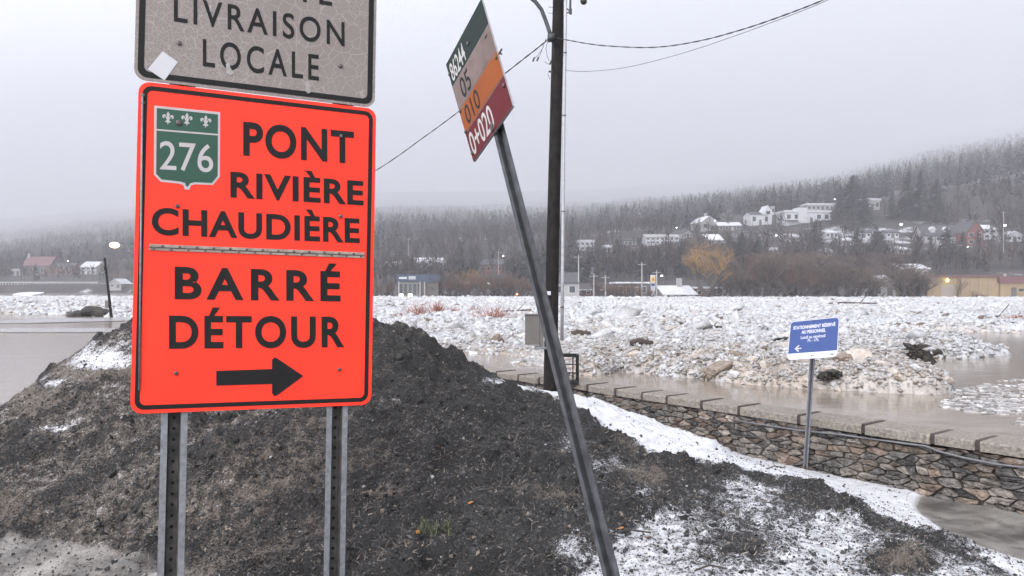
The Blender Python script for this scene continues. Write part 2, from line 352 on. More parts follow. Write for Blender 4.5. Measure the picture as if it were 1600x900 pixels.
D2 = ((XY[:, None]-XY[None])**2).sum(-1); A = np.zeros((K+3, K+3)); A[:K, :K] = U(D2)+np.eye(K)*.02; A[:K, K] = 1; A[:K, K+1:] = XY; A[K, :K] = 1; A[K+1:, :K] = XY.T
wt = np.linalg.solve(A, np.concatenate([C[:, 2], [0, 0, 0]]))
def tps(x, y):
    o = wt[K]+wt[K+1]*x+wt[K+2]*y
    for i in range(K): o = o+wt[i]*U((x-XY[i, 0])**2+(y-XY[i, 1])**2)
    return o
def inpoly(x, y, P):
    r = np.zeros(np.shape(x), bool); n = len(P)
    for i in range(n):
        x0, y0 = P[i]; x1, y1 = P[i-1]
        if y0 == y1: continue
        r ^= ((y0 > y) != (y1 > y)) & (x < (x1-x0)*(y-y0)/(y1-y0)+x0)
    return r
gx = np.concatenate([np.linspace(-12, -6.2, 20, False), np.arange(-6.2, 6.4, .021), np.linspace(6.42, 10, 20)])
gy = np.concatenate([np.linspace(-7, 2.8, 25, False), np.arange(2.8, 9.6, .02), np.linspace(9.62, 15, 90)])
X, Y = np.meshgrid(gx, gy); Z = np.clip(tps(X, Y), -.9, 1.7)
PX = 800+F*X/np.maximum(Y, .5); PY = 450-F*(Z-1.6)/np.maximum(Y, .5)
PX[Y < 1] = -999
jx = (fbm(X*2.2, Y*2.2, 3)-.5)*60; jy = (fbm(X*2.2, Y*2.2, 13)-.5)*30
def soft(P, w=14):
    # smooth polygon mask: average of jittered tests
    o = 0
    for k in range(6):
        a_ = k*1.05; o = o+inpoly(PX+jx*.5+w*math.cos(a_), PY+jy*.5+w*.5*math.sin(a_), P)
    return o/6
def blob(px, py, rx, ry, s): return s*np.exp(-(((PX+jx-px)/rx)**2+((PY+jy-py)/ry)**2))
white = np.maximum.reduce([
    soft([(790,588),(880,590),(930,618),(1000,640),(1060,660),(1130,692),(1260,722),(1350,736),(1640,800),(1640,960),(1600,905),(1464,848),(1394,818),(1319,788),(1272,764),(1225,748),(1150,733),(1080,716),(1010,704),(950,678),(900,640),(850,612),(800,606)], 8)*.95,
    soft([(890,905),(930,850),(1000,815),(1060,772),(1130,762),(1230,770),(1300,796),(1390,826),(1490,862),(1600,900),(1600,960),(880,960)], 26)*.66,
    blob(890,700,38,26,.6), blob(950,735,60,20,.5), blob(800,598,45,9,.9), blob(1010,770,40,16,.5), blob(160,562,75,24,.85), blob(90,598,50,16,.6), blob(30,700,50,8,.5), blob(110,668,55,7,.6), blob(190,535,25,14,.5), blob(600,630,25,6,.6), blob(905,860,50,40,.55), blob(1180,770,70,22,.72), blob(1310,860,90,40,.78), blob(290,860,8,4,.6), blob(300,818,7,3,.7)])
streak = sstep(.50, .66, fbm((X*1.0+Y*.7)*.9, (-X*.7+Y*1.0)*4.2, 23, 4))
white = np.maximum(white, .31*streak*(1-sstep(-2.2, -.6, X))+.30*streak*(1-sstep(-.4, .2, X))*0)
white = white-blob(1150,850,60,40,.42)-blob(1090,790,55,22,.3)-blob(1250,800,45,16,.38)-blob(1360,840,30,12,.2)-blob(1420,880,45,24,.9)-blob(950,820,40,18,.3)
straw = np.maximum.reduce([blob(60,650,120,40,.42), blob(30,810,70,45,.62), blob(600,782,55,14,.7), blob(850,780,70,15,.6), blob(1000,745,55,18,.85), blob(1420,880,50,26,.95), blob(160,830,70,30,.5), blob(150,572,110,34,.85), blob(60,625,70,26,.8), blob(560,630,40,14,.45), blob(990,700,60,20,.55), blob(930,640,50,20,.7), blob(880,620,40,12,.6), blob(330,800,80,30,.38), blob(700,850,60,20,.35), blob(740,740,60,14,.4), blob(-60,760,80,60,.5), 0*X+.15+.20*(1-sstep(-1.6, -.2, X))])
nearflat = (1-sstep(-.0, .05, Z-.02))*(X < .2)*(Y < 5.6)
wet = np.maximum(np.maximum(soft([(1432,772),(1520,780),(1660,806),(1660,930),(1600,880),(1530,856),(1470,828),(1430,800)], 8), nearflat*(.1+1.0*fbm(X*3.5, Y*3.5, 21))), (Y < 2.6)*1.0)
white = np.maximum(white, blob(215,885,70,18,.3)*nearflat); white = np.clip(white, 0, 1); straw = np.clip(straw+.22*streak*(1-sstep(-1.6, 1.2, X)), 0, 1)
dirt = np.clip(1-white*1.1, .12, 1)*(1-.92*np.clip(wet, 0, 1))*sstep(2.4, 3.2, Y)
lum = (fbm(X*3.2, Y*3.2, 31, 3)-.5)*.13+(np.abs(fbm(X*9, Y*9, 41, 3)-.5)*-2+.5)*.085+(fbm(X*26, Y*26, 51, 3)-.5)*.05
lum += sstep(.62, .8, vnoise(X*5.5, Y*5.5, 61))*.07+(np.abs(fbm(X*5, Y*5, 63, 3)-.5)*-2+.5)*np.clip(blob(650,545,110,40,1), 0, 1)*.16
Z = Z+lum*dirt+(fbm(X*1.7, Y*1.7, 71, 4)-.5)*.06*(1-dirt)*sstep(.3, .9, white)
bank = soft([(905,620),(950,640),(1010,655),(1070,676),(1140,700),(1120,715),(1040,695),(980,690),(925,660)], 14)
Z = Z+bank*(.05+.16*np.abs(fbm(X*4, Y*4, 75, 3)-.45))
sdist = (X-WA.x)*WN.x+(Y-WA.y)*WN.y
Z = np.where(sdist < -.02, -.9, Z)
nxg, nyg = len(gx), len(gy); idx = np.arange(nxg*nyg).reshape(nyg, nxg)
FQ = np.stack([idx[:-1, :-1], idx[:-1, 1:], idx[1:, 1:], idx[1:, :-1]], -1).reshape(-1, 4)
fc = (X[:-1, :-1]-WA.x)*WN.x+(Y[:-1, :-1]-WA.y)*WN.y
FQ = FQ[(fc > -.1).ravel()]
gme = np_mesh('ground', np.stack([X, Y, Z], -1), FQ, M['ground'], np.stack([white, straw, np.clip(wet, 0, 1)], -1).reshape(-1, 3), True)
tag(link('ground', gme), kind='structure')
def look(x, y, Q):
    i = np.clip(np.searchsorted(gx, x)-1, 0, nxg-2); j = np.clip(np.searchsorted(gy, y)-1, 0, nyg-2)
    fx = (x-gx[i])/(gx[i+1]-gx[i]); fy = (y-gy[j])/(gy[j+1]-gy[j])
    return (Q[j, i]*(1-fx)+Q[j, i+1]*fx)*(1-fy)+(Q[j+1, i]*(1-fx)+Q[j+1, i+1]*fx)*fy
def ground_at(px, py):            # first hit of a sight line with the near ground
    d = np.arange(2.6, 12, .01); x = (px-800)/F*d; z = 1.6-(py-450)/F*d
    k = np.argmax(look(x, d, Z) >= z); return Vector((x[k], d[k], z[k]))

# grit lumps and straw lying on the heap
def scatter(n, keep):
    x = rng.uniform(-6, 6, n*4); y = rng.uniform(3.2, 9.3, n*4)
    y = 3.2+(y-3.2)*rng.uniform(.35, 1, len(y)); ok = (np.abs(x/y) < .72) & ((x-WA.x)*WN.x+(y-WA.y)*WN.y > .1)
    x, y = x[ok], y[ok]; k = rng.random(len(x)) < keep(x, y); return x[k][:n], y[k][:n]
def rotmats(n, tilt=None):
    q = rng.normal(size=(n, 4)); q /= np.linalg.norm(q, axis=1)[:, None]; a, b, c, d = q.T
    return np.stack([np.stack([1-2*(c*c+d*d), 2*(b*c-a*d), 2*(b*d+a*c)], -1), np.stack([2*(b*c+a*d), 1-2*(b*b+d*d), 2*(c*d-a*b)], -1), np.stack([2*(b*d-a*c), 2*(c*d+a*b), 1-2*(b*b+c*c)], -1)], 1)
OCT = np.array([(1,0,0),(-1,0,0),(0,1,0),(0,-1,0),(0,0,1),(0,0,-1)], float); OF = np.array([(0,2,4),(2,1,4),(1,3,4),(3,0,4),(2,0,5),(1,2,5),(3,1,5),(0,3,5)])
x, y = scatter(60000, lambda x, y: np.clip(1.0-.95*look(x, y, white), .06, 1)*(1-.9*np.clip(look(x, y, wet), 0, 1)))
n = len(x); sz = np.exp(rng.normal(-5.25, .5, n)); sz = np.minimum(sz, .022)
V = (OCT[None]*rng.uniform(.6, 1.3, (n, 6, 1)))*sz[:, None, None]*rng.uniform(.5, 1.2, (n, 1, 3)); V = np.einsum('nij,nkj->nki', rotmats(n), V)
V += np.stack([x, y, look(x, y, Z)+sz*.25], -1)[:, None]
cc = np.array([.036, .036, .037])*np.exp(rng.normal(0, .5, (n, 1))); cc = np.where(rng.random((n, 1)) < .10, np.array([.16, .135, .11]), cc); cc = np.where(rng.random((n, 1)) < .006, np.array([.32, .32, .32]), cc)
gm = np_mesh('grit', V, (OF[None]+np.arange(n)[:, None, None]*6).reshape(-1, 3), M['grit'], np.repeat(cc, 6, 0))
tag(link('grit', gm), 'dark grit lumps strewn over the dirty snow heap', 'grit', kind='stuff')
x, y = scatter(900, lambda x, y: np.clip(1.0-1.2*look(x, y, white), 0, 1)*(1-np.clip(look(x, y, wet), 0, 1))*sstep(.45, .7, fbm(x*1.3, y*1.3, 15)))
n = len(x); sz = np.minimum(np.exp(rng.normal(-3.6, .4, n)), .02+.012*np.maximum(y-4, 0))
V = (OCT[None]*rng.uniform(.6, 1.25, (n, 6, 1)))*sz[:, None, None]*rng.uniform(.6, 1.2, (n, 1, 3)); V = np.einsum('nij,nkj->nki', rotmats(n), V)
V += np.stack([x, y, look(x, y, Z)+sz*.1], -1)[:, None]
gm = np_mesh('dirt_clods', V, (OF[None]+np.arange(n)[:, None, None]*6).reshape(-1, 3), M['clod'], np.repeat(np.array([.03, .029, .028])*np.exp(rng.normal(0, .4, (n, 1))), 6, 0), True)
tag(link('dirt_clods', gm), 'fist sized frozen dirt clods on the dirty snow heap', 'dirt clods', kind='stuff')
x, y = scatter(55000, lambda x, y: np.clip(.35+look(x, y, straw)*.9-.7*look(x, y, white), .05, 1)*(1-.9*np.clip(look(x, y, wet), 0, 1)))
n = len(x); L = rng.uniform(.01, .042, n); w = rng.uniform(.0006, .0016, n); a = rng.normal(.5, .9, n)+math.pi*(rng.random(n) < .5); e = rng.normal(.2, .35, n)
dv = np.stack([np.cos(a)*np.cos(e), np.sin(a)*np.cos(e), np.sin(e)], -1)*L[:, None]; sv = np.stack([-np.sin(a), np.cos(a), rng.normal(0, .7, n)], -1)*w[:, None]
p0 = np.stack([x, y, look(x, y, Z)+.003], -1); V = np.stack([p0-sv, p0+sv, p0+dv+sv*.5+np.array([0, 0, .004]), p0+dv-sv*.5+np.array([0, 0, .004])], 1)
cc = np.where(rng.random((n, 1)) < .6, np.array([.175, .15, .125]), np.array([.06, .052, .045]))*np.exp(rng.normal(0, .35, (n, 1)))
sm = np_mesh('straw_litter', V, np.arange(n*4).reshape(-1, 4), M['grit'], np.repeat(cc, 4, 0))
tag(link('straw_litter', sm), 'dead straw and root fibres strewn over the dirty snow heap', 'straw litter', kind='stuff')

# ------------------------------------------------------------------ river water and the far hillside
def terr_nodes():
    T = {  # px: [(y, rise in px at the camera's focal length), ...]
        -400: [(290,-16),(300,6),(330,12),(420,20),(900,40),(2000,55),(5000,75)],
        0: [(290,-16),(300,6),(330,11),(420,24),(900,54),(2000,82),(5000,108)],
        200: [(285,-16),(297,6),(330,11),(420,42),(900,78),(2000,104),(5000,126)],
        420: [(200,-16),(215,-4),(260,6),(380,56),(900,92),(2000,114),(5000,140)],
        600: [(146,-20),(154,-13),(205,5),(340,62),(900,98),(2000,122),(5000,150)],
        900: [(143,-20),(150,-13),(200,8),(340,74),(900,104),(2000,126),(5000,152)],
        1100: [(141,-21),(149,-14),(195,12),(330,100),(900,128),(2000,146),(5000,168)],
        1300: [(139,-22),(148,-15),(190,16),(320,122),(900,150),(2000,172),(5000,196)],
        1450: [(138,-23),(147,-16),(192,20),(330,146),(900,186),(2000,210),(5000,232)],
        1600: [(137,-23),(146,-17),(195,24),(340,176),(900,216),(2000,240),(5000,262)],
        2100: [(137,-23),(146,-17),(195,24),(340,190),(900,236),(2000,256),(5000,276)]}
    k = sorted(T); return np.array(k, float), np.array([[n[0] for n in T[q]] for q in k], float), np.array([[n[1] for n in T[q]] for q in k], float)
TK, TY, TE = terr_nodes()
def terr(x, y):
    px = np.clip(800+F*x/y, -400, 2100); ny = [np.interp(px, TK, TY[:, i]) for i in range(7)]; ne = [np.interp(px, TK, TE[:, i]) for i in range(7)]
    e = np.where(y < ny[0], ne[0]-(ny[0]-y)*1.0, ne[6]); 
    for i in range(6):
        f = np.clip((y-ny[i])/(ny[i+1]-ny[i]), 0, 1)
        if i >= 3: f = np.log(np.clip(y, ny[i], ny[i+1])/ny[i])/np.log(ny[i+1]/ny[i])
        e = np.where((y >= ny[i]) & (y <= ny[i+1]), ne[i]+(ne[i+1]-ne[i])*f, e)
    z = 1.6+e*y/F; z = np.where(y < ny[0], np.maximum(z, -3), z)
    return z+(fbm(x/60, y/60, 5, 4)-.5)*np.clip((y-ny[2])/200, 0, 1)*9
def terr_hit(px, py):
    s = np.interp(px, TK, TY[:, 0]); y = np.geomspace(s+1, 3900, 1500); x = (px-800)/F*y; z = terr(x, y); e = (z-1.6)*F/y
    k = int(np.argmax(e >= 450-py)); 
    if e[k] < 450-py: k = len(y)-1
    return Vector((x[k], y[k], z[k]))
ppx = np.linspace(-500, 2200, 240); yy = np.concatenate([np.geomspace(90, 420, 110), np.geomspace(428, 5000, 100)])
Tx = (ppx[None]-800)/F*yy[:, None]; Ty = np.repeat(yy[:, None], len(ppx), 1); Tz = terr(Tx, Ty)
ii = np.arange(Tx.size).reshape(Tx.shape); TF = np.stack([ii[:-1, :-1], ii[:-1, 1:], ii[1:, 1:], ii[1:, :-1]], -1).reshape(-1, 4)
tag(link('hills', np_mesh('hills', np.stack([Tx, Ty, Tz], -1), TF, M['hill'], None, True)), kind='structure')
mb = MB(); mb.add([(-500,-30,WATER),(500,-30,WATER),(500,420,WATER),(-500,420,WATER)], [(0,1,2,3)])
tag(mb.build('river', M['water']), kind='structure')
# ------------------------------------------------------------------ haze over the valley
mb = MB(); mb.bx(-4800, 4800, -80, 5200, -5.2, 1180)
hz = mb.build('haze', newmat('haze air')[0]); hm = hz.data.materials[0]; hm.node_tree.nodes.remove(hm.node_tree.nodes['Principled BSDF'])
pv = hm.node_tree.nodes.new('ShaderNodeVolumePrincipled'); pv.inputs['Color'].default_value = (.79, .79, .82, 1); pv.inputs['Density'].default_value = .00068; pv.inputs['Anisotropy'].default_value = .0
hm.node_tree.links.new(pv.outputs[0], [n for n in hm.node_tree.nodes if n.type == 'OUTPUT_MATERIAL'][0].inputs['Volume'])
tag(hz, kind='stuff')

# ------------------------------------------------------------------ stone wall with coping
def wp(s, out, z): p = WA+WD*s+WN*out; return Vector((p.x, p.y, z))
TOPZ, CB = .345, .262
wroot = thing('stone_wall', 'low rubble stone wall with wide concrete coping slabs holding back the brown flood water', 'wall', wp(3, -.15, -.2))
joints = [-3.6,-2.5,-1.2]+[wall_hit(q) for q in (778, 812, 845, 880, 920, 964, 1006, 1044.6, 1098.5, 1157, 1251, 1351.6, 1459.5, 1530, 1640, 1790)]
SE = joints[-1]
mb = MB(); P = [wp(joints[0], -.02, -.9), wp(SE, -.02, -.9), wp(SE, -.30, -.9), wp(joints[0], -.30, -.9)]; mb.prism(P[::-1], (0, 0, .9+CB-.004))
mb.build('mortar_core', M['mortar'], wroot)
for a, b in zip(joints, joints[1:]):
    mb = MB(); g = .021; rr = random.uniform
    o0, o1 = .035+rr(-.008, .008), .035+rr(-.008, .008); dz = rr(-.005, .005); c = .012
    prof = [(o0, CB), (o0, TOPZ-c), (o0-c, TOPZ), (-.335, TOPZ+.004), (-.345, TOPZ-.01), (-.345, CB)]
    A_ = [wp(a+g, q, z+dz) for q, z in prof]; B_ = [wp(b-g, q-o0+o1, z+dz) for q, z in prof]
    n = len(prof); mb.add(A_+B_, [tuple(range(n))[::-1], tuple(range(n, 2*n))]+[(i, (i+1) % n, n+(i+1) % n, n+i) for i in range(n)])
    mb.build('coping_slab', M['coping'], wroot)
mb = MB()
for a in joints[1:-1]:
    P = [wp(a-.0205, .022, CB+.006), wp(a+.0205, .022, CB+.006), wp(a+.0205, -.33, CB+.006), wp(a-.0205, -.33, CB+.006)]; mb.prism(P[::-1], (0, 0, .085))
mb.build('joint_mortar', M['joint'], wroot)
# stones: irregular packing by relaxed cells on the face; each cell an inset, puffed, jagged polygon
sx0, sx1, sz0, sz1 = joints[0], SE, -.42, CB-.01
pts = []
z = sz0
while z < sz1+.05:
    h_ = random.uniform(.045, .095); s = sx0
    while s < sx1:
        w_ = random.choice([random.uniform(.05, .11), random.uniform(.09, .28)]); pts.append((s+w_/2, z+h_/2+random.uniform(-.03, .03))); s += w_
    z += h_
pts = np.array(pts); sV, sF, sC = [], [], []; cnt = 0
pal = [(.15,.122,.098),(.20,.172,.145),(.11,.10,.09),(.20,.155,.12),(.145,.132,.12),(.26,.228,.195),(.075,.07,.065),(.16,.118,.09),(.12,.112,.104),(.17,.15,.13)]
for i, (px_, pz_) in enumerate(pts):
    d = (pts-[px_, pz_]); near = np.argsort((d[:, 0]*.5)**2+(d[:, 1]*1.4)**2)[1:11]
    poly = [(-.3, -.2), (.3, -.2), (.3, .2), (-.3, .2)]
    for k in near:
        nx_, nz_ = d[k, 0]*.5**2, d[k, 1]*1.4**2; c_ = (d[k, 0]*nx_+d[k, 1]*nz_)/2*.96; q2 = []
        for u in range(len(poly)):
            p, q = poly[u], poly[(u+1) % len(poly)]; fp, fq = p[0]*nx_+p[1]*nz_-c_, q[0]*nx_+q[1]*nz_-c_
            if fp <= 0: q2.append(p)
            if fp*fq < 0: t_ = fp/(fp-fq); q2.append((p[0]+(q[0]-p[0])*t_, p[1]+(q[1]-p[1])*t_))
        poly = q2
        if len(poly) < 3: break
    if len(poly) < 3: continue
    P = np.array(poly); ce = P.mean(0); out = []
    for u in range(len(P)):                       # resample edges and roughen
        q = P[(u+1) % len(P)]; m_ = max(1, int(np.linalg.norm(q-P[u])/.03)); out += [P[u]+(q-P[u])*k/m_ for k in range(m_)]
    P = np.array(out); dl = P-ce; ln = np.linalg.norm(dl, axis=1, keepdims=True); P = ce+dl*np.clip((ln-.003)/np.maximum(ln, 1e-4), .3, 1)*(1+rng.normal(0, .06, (len(P), 1)))
    P = P*.92+.08*(np.roll(P, 1, 0)+np.roll(P, -1, 0))/2
    n = len(P); base = random.uniform(.0, .028); tilt = rng.normal(0, .12, 2); rings = []
    for f_, o_ in ((1, -.03), (1, .004), (.93, .013), (.6, .019), (.25, .021)):
        q = ce+(P-ce)*f_; rings.append([wp(px_+a_, base+o_+(a_*tilt[0]+b_*tilt[1])+random.gauss(0, .006), min(pz_+b_, CB-.006)) for a_, b_ in q])
    c0 = np.array(random.choice(pal))*random.uniform(.7, 1.25)
    for r_ in rings: sV += [tuple(v) for v in r_]
    sC += [c0*random.uniform(.8, 1.2) for _ in range(n*5)]
    for r_ in range(4):
        for k in range(n): sF.append((cnt+r_*n+k, cnt+r_*n+(k+1) % n, cnt+(r_+1)*n+(k+1) % n, cnt+(r_+1)*n+k))
    sV.append(tuple(np.mean([tuple(v) for v in rings[4]], 0))); sC.append(c0)
    for k in range(n): sF.append((cnt+4*n+k, cnt+4*n+(k+1) % n, cnt+5*n, cnt+5*n))
    cnt += 5*n+1
me = bpy.data.meshes.new('stonework'); off = wroot.location
me.from_pydata([Vector(v)-off for v in sV], [], [f if f[2] != f[3] else f[:3] for f in sF]); me.materials.append(M['stone'])
a_ = me.color_attributes.new('Col', 'FLOAT_COLOR', 'POINT'); a_.data.foreach_set('color', np.concatenate([np.array(sC), np.ones((len(sC), 1))], 1).astype(np.float32).ravel())
link('stonework', me, wroot)
mb = MB(); cab_pts = []
for px, py in [(1150,656),(1200,664),(1251,672),(1310,678),(1370,686),(1420,693),(1452,697),(1475,706),(1510,715),(1560,725),(1600,730),(1660,736),(1740,742)]:
    s = wall_hit(px); p = wp(s, .06, 0); p.z = 1.6-(py-450)/F*p.y; cab_pts.append(p)
mb.tube(cab_pts, .0085, 8); tag(mb.build('cable', M['wiregrey'], None, cab_pts[0], True), 'thin grey cable sagging along the stone wall just under its coping', 'cable')

# ------------------------------------------------------------------ planes for flat signs
class Plane:
    def __init__(s, O, U_, V_): s.O = Vector(O); s.U = Vector(U_).normalized(); V_ = Vector(V_); s.V = (V_-s.U*V_.dot(s.U)).normalized(); s.N = s.U.cross(s.V)
    def uv(s, px, py):
        r = Vector(((px-800)/F, 1, -(py-450)/F)); o = Vector((0, 0, 1.6)); t = (s.O-o).dot(s.N)/r.dot(s.N); p = o+r*t-s.O
        return (p.dot(s.U), p.dot(s.V))
    def P(s, u, v, n=0): return s.O+s.U*u+s.V*v+s.N*n
def rrect(u0, u1, v0, v1, r, k=6):
    o = []
    for cx, cy, a0 in ((u1-r, v1-r, 0), (u0+r, v1-r, 90), (u0+r, v0+r, 180), (u1-r, v0+r, 270)):
        o += [(cx+r*math.cos(R(a0+90*i/k)), cy+r*math.sin(R(a0+90*i/k))) for i in range(k+1)]
    return o
def plate(pl, poly, n0, n1, name, m, parent):
    mb = MB(); mb.prism([pl.P(u, v, n0) for u, v in poly], pl.N*(n1-n0)); mb.f[0] = mb.f[0][::-1]; mb.f[1] = mb.f[1][::-1]
    mb.f = [f[::-1] if i > 1 else f for i, f in enumerate(mb.f)]
    return mb.build(name, m, parent)
def ringplate(pl, outer, inner, n0, n1, name, m, parent):
    mb = MB(); k = len(outer); v = [pl.P(*q, n1) for q in outer]+[pl.P(*q, n1) for q in inner]+[pl.P(*q, n0) for q in outer]+[pl.P(*q, n0) for q in inner]
    fs = []
    for i in range(k):
        j = (i+1) % k; fs += [(i, j, k+j, k+i), (2*k+i, 2*k+j, j, i), (k+i, k+j, 3*k+j, 3*k+i)]
    mb.add(v, fs); return mb.build(name, m, parent)
def text_mesh(body, bold=0, space=1):
    cu = bpy.data.curves.new('t', 'FONT'); cu.body = body; cu.size = 1; cu.offset = bold; cu.space_character = space; cu.extrude = 0; cu.resolution_u = 6
    o = bpy.data.objects.new('t', cu); COL.objects.link(o); dg = bpy.context.evaluated_depsgraph_get(); dg.update()
    me = bpy.data.meshes.new_from_object(o.evaluated_get(dg)); bpy.data.objects.remove(o); bpy.data.curves.remove(cu)
    return me
_cap = {}
def cap(bold):
    if bold not in _cap:
        me = text_mesh('H', bold); z = [v.co.y for v in me.vertices]; _cap[bold] = (min(z), max(z))
    return _cap[bold]
def lettering(pl, body, BL, BR, TL, m, parent, n=.003, bold=.03, space=1, name='lettering'):
    """fit a line of text: BL/BR baseline ends, TL cap top above BL, in plane uv"""
    me = text_mesh(body, bold, space); c0, c1 = cap(bold); xs = [v.co.x for v in me.vertices]; x0, x1 = min(xs), max(xs)
    BL, BR, TL = Vector(BL), Vector(BR), Vector(TL); ex = (BR-BL)/(x1-x0); ey = (TL-BL)/(c1-c0)
    off = Vector((0, 0, 0)); p = parent
    while p is not None: off += p.location; p = p.parent
    for v in me.vertices:
        q = BL+ex*(v.co.x-x0)+ey*(v.co.y-c0); v.co = pl.P(q.x, q.y, n)-off
    me.polygons.foreach_set('use_smooth', [False]*len(me.polygons)); me.update(); me.materials.append(m); me.name = name
    return link(name, me, parent)
def bolt(pl, u, v, n, r, parent, name='bolt', m=None):
    mb = MB(); mb.tube([pl.P(u, v, n), pl.P(u, v, n+.006), pl.P(u, v, n+.009)], [r, r, r*.6], 8); return mb.build(name, m or M['bolt'], parent)
def u_post(name, base, top, face, w, m, parent, depth=.048, t=.005, holes=True):
    """flanged U-channel post, flanges facing 'face', with a row of punched holes"""
    base, top, face = Vector(base), Vector(top), Vector(face); ax = (top-base).normalized(); face = (face-ax*face.dot(ax)).normalized(); sd = ax.cross(face)
    h = w/2; f = w*.25
    prof = [(-h, 0), (-h+f, 0), (-h+f+.008, -depth), (h-f-.008, -depth), (h-f, 0), (h, 0), (h, -t), (h-f+t, -t), (h-f-.008+t, -depth-t), (-h+f+.008-t, -depth-t), (-h+f-t, -t), (-h, -t)]
    mb = MB(); mb.prism([base+sd*a+face*b for a, b in prof], top-base)
    mb.m = [1 if 3 <= i <= 5 and holes else 0 for i in range(len(mb.f))]  # channel recess darker: dirt, with its shade put into the colour too
    o = mb.build(name, [m, M['web_dirt_shade']], parent, None)
    if holes:
        L = (top-base).length; k = int(L/.05); mb = MB()
        for i in range(1, k):
            c = base+ax*(i*.05)+face*(-depth+.0012); mb.tube([c-face*.001, c+face*.0012], .008, 6)
        mb.build('punched_hole', M['black'], o); tag(bpy.data.objects[-1] if False else o.children[0], kind='stuff')
    return o

# ------------------------------------------------------------------ the detour sign
D0 = 3.56
TL, TR, BL, BR = [Vector(q)*D0+Vector((0, 0, 1.6)) for q in [(-0.476, 1.0, 0.263), (-0.197, 1.127, 0.256), (-0.197, 1.117, -0.165), (-0.477, 0.99, -0.158)]][:4] if False else [Vector((q[0]*D0, q[1]*D0, 1.6+q[2]*D0)) for q in [(-0.476, 1.0, 0.263), (-0.197, 1.127, 0.256), (-0.477, 0.99, -0.158), (-0.197, 1.117, -0.165)]]
pl = Plane(BL, ((BR-BL)+(TR-TL)), ((TL-BL)+(TR-BR)))
if pl.N.y > 0: pl.N = -pl.N
uv = pl.uv
c = [uv(213, 126), uv(585, 170), uv(583, 632), uv(207, 647)]
u0, u1 = (c[0][0]+c[3][0])/2, (c[1][0]+c[2][0])/2; v0, v1 = (c[2][1]+c[3][1])/2, (c[0][1]+c[1][1])/2
post_px = [(273, 760), (528, 760)]
rs = thing('road_sign', 'orange PONT RIVIÈRE CHAUDIÈRE detour sign under a cracked grey panel on two posts', 'road sign', (pl.P((u0+u1)/2, 0, -.03).x, pl.P((u0+u1)/2, 0, -.03).y, 0))
pan = plate(pl, rrect(u0, u1, v0, v1, .05), -.004, 0, 'orange_panel', M['orange'], rs); pan['label'] = 'bright orange detour panel with black lettering'
b1, b2 = .017, .037
ringplate(pl, rrect(u0+b1, u1-b1, v0+b1, v1-b1, .04), rrect(u0+b2, u1-b2, v0+b2, v1-b2, .024), .0005, .0016, 'border', M['black'], pan)
for body, a, b, t_ in [('PONT', (380,243), (553,256), (380,190)), ('RIVIÈRE', (360,308.5), (568,321), (360,268)), ('CHAUDIÈRE', (237,366.5), (562,380), (237,324)), ('BARRÉ', (273,467.5), (532,471), (273,416.5)), ('DÉTOUR', (264,545), (538,542.5), (264,493))]:
    lettering(pl, body, uv(*a), uv(*b), uv(*t_), M['black'], pan, .0018, .03, {'BARRÉ': 1.3, 'DÉTOUR': 1.16, 'PONT': 1.12}.get(body, 1.08))
# arrow with rounded barbs
ar = [(338,579.5), (425,576.5), (425,562), (429,558.5), (434,560.5), (474,587.5), (434,617), (428.5,619), (425,614.5), (425,600), (338,602.5)]
plate(pl, [uv(*q) for q in ar], .0005, .0018, 'arrow', M['black'], pan)
# strip across the fold
h0, h1 = uv(233, 386), uv(569, 399); hv = .014
hp = plate(pl, [(h0[0], h0[1]-hv), (h1[0], h0[1]-hv+(h1[1]-h0[1])), (h1[0], h0[1]+hv+(h1[1]-h0[1])), (h0[0], h0[1]+hv)], .0004, .005, 'hinge_strip', M['hinge'], pan)
mb = MB()
for i in range(27):
    f_ = (i+.5)/27; q = (h0[0]+(h1[0]-h0[0])*f_, h0[1]+(h1[1]-h0[1])*f_+(.006 if i % 2 else -.006)); mb.tube([pl.P(*q, .004), pl.P(*q, .0085), pl.P(*q, .0095)], [.0055, .0055, .003], 6)
mb.tube([pl.P(h0[0], h0[1]-.001, .005), pl.P(h1[0], h1[1]-.001, .005)], .0025, 6)
mb.build('rivet_row', M['bolt'], pan)
mb = MB(); q0, q1 = uv(222.5, 150), uv(217.5, 610); mb.tube([pl.P(*q0, .006), pl.P((q0[0]+q1[0])/2, (q0[1]+q1[1])/2, .006), pl.P(*q1, .006)], .0045, 8); mb.build('edge_rod', M['galv'], pan, None, True)
for px, py in [(223,149), (223,161), (275,583), (530,577), (277,322), (532,338), (533,213)]: bolt(pl, *uv(px, py), .0005, .0095, pan)
# green route shield
sh = [uv(241,165), uv(344,175.5), uv(343.5,276), uv(333,289), uv(305,288), uv(299,289.5), uv(295.5,296.5), uv(289,296), uv(286.5,289.5), uv(280,287), uv(251,284), uv(240.5,273)]
shp = plate(pl, sh, .0005, .0018, 'route_shield', M['silver'], pan)
cx_ = sum(q[0] for q in sh)/len(sh); cy_ = sum(q[1] for q in sh)/len(sh)
shi = [uv(245,169), uv(340.5,179), uv(340,275), uv(331,286), uv(304,284.8), uv(297,286.5), uv(293.5,291.5), uv(291,291.5), uv(289,286), uv(281,283.5), uv(252.5,280.5), uv(244,271.5)]
plate(pl, shi, .0019, .0024, 'green_field', M['green'], shp) if False else plate(pl, shi, .0019, .0024, 'green_field', M['green'], pan)
ln = [uv(243,201.5), uv(341.5,209.5), uv(341.5,212), uv(243,204)]; plate(pl, ln, .0025, .0029, 'shield_line', M['silver'], pan)
lettering(pl, '276', uv(249.5,264.5), uv(333,269.5), uv(249.5,220.5), M['silver'], pan, .0027, .004, 1.0, 'route_number')
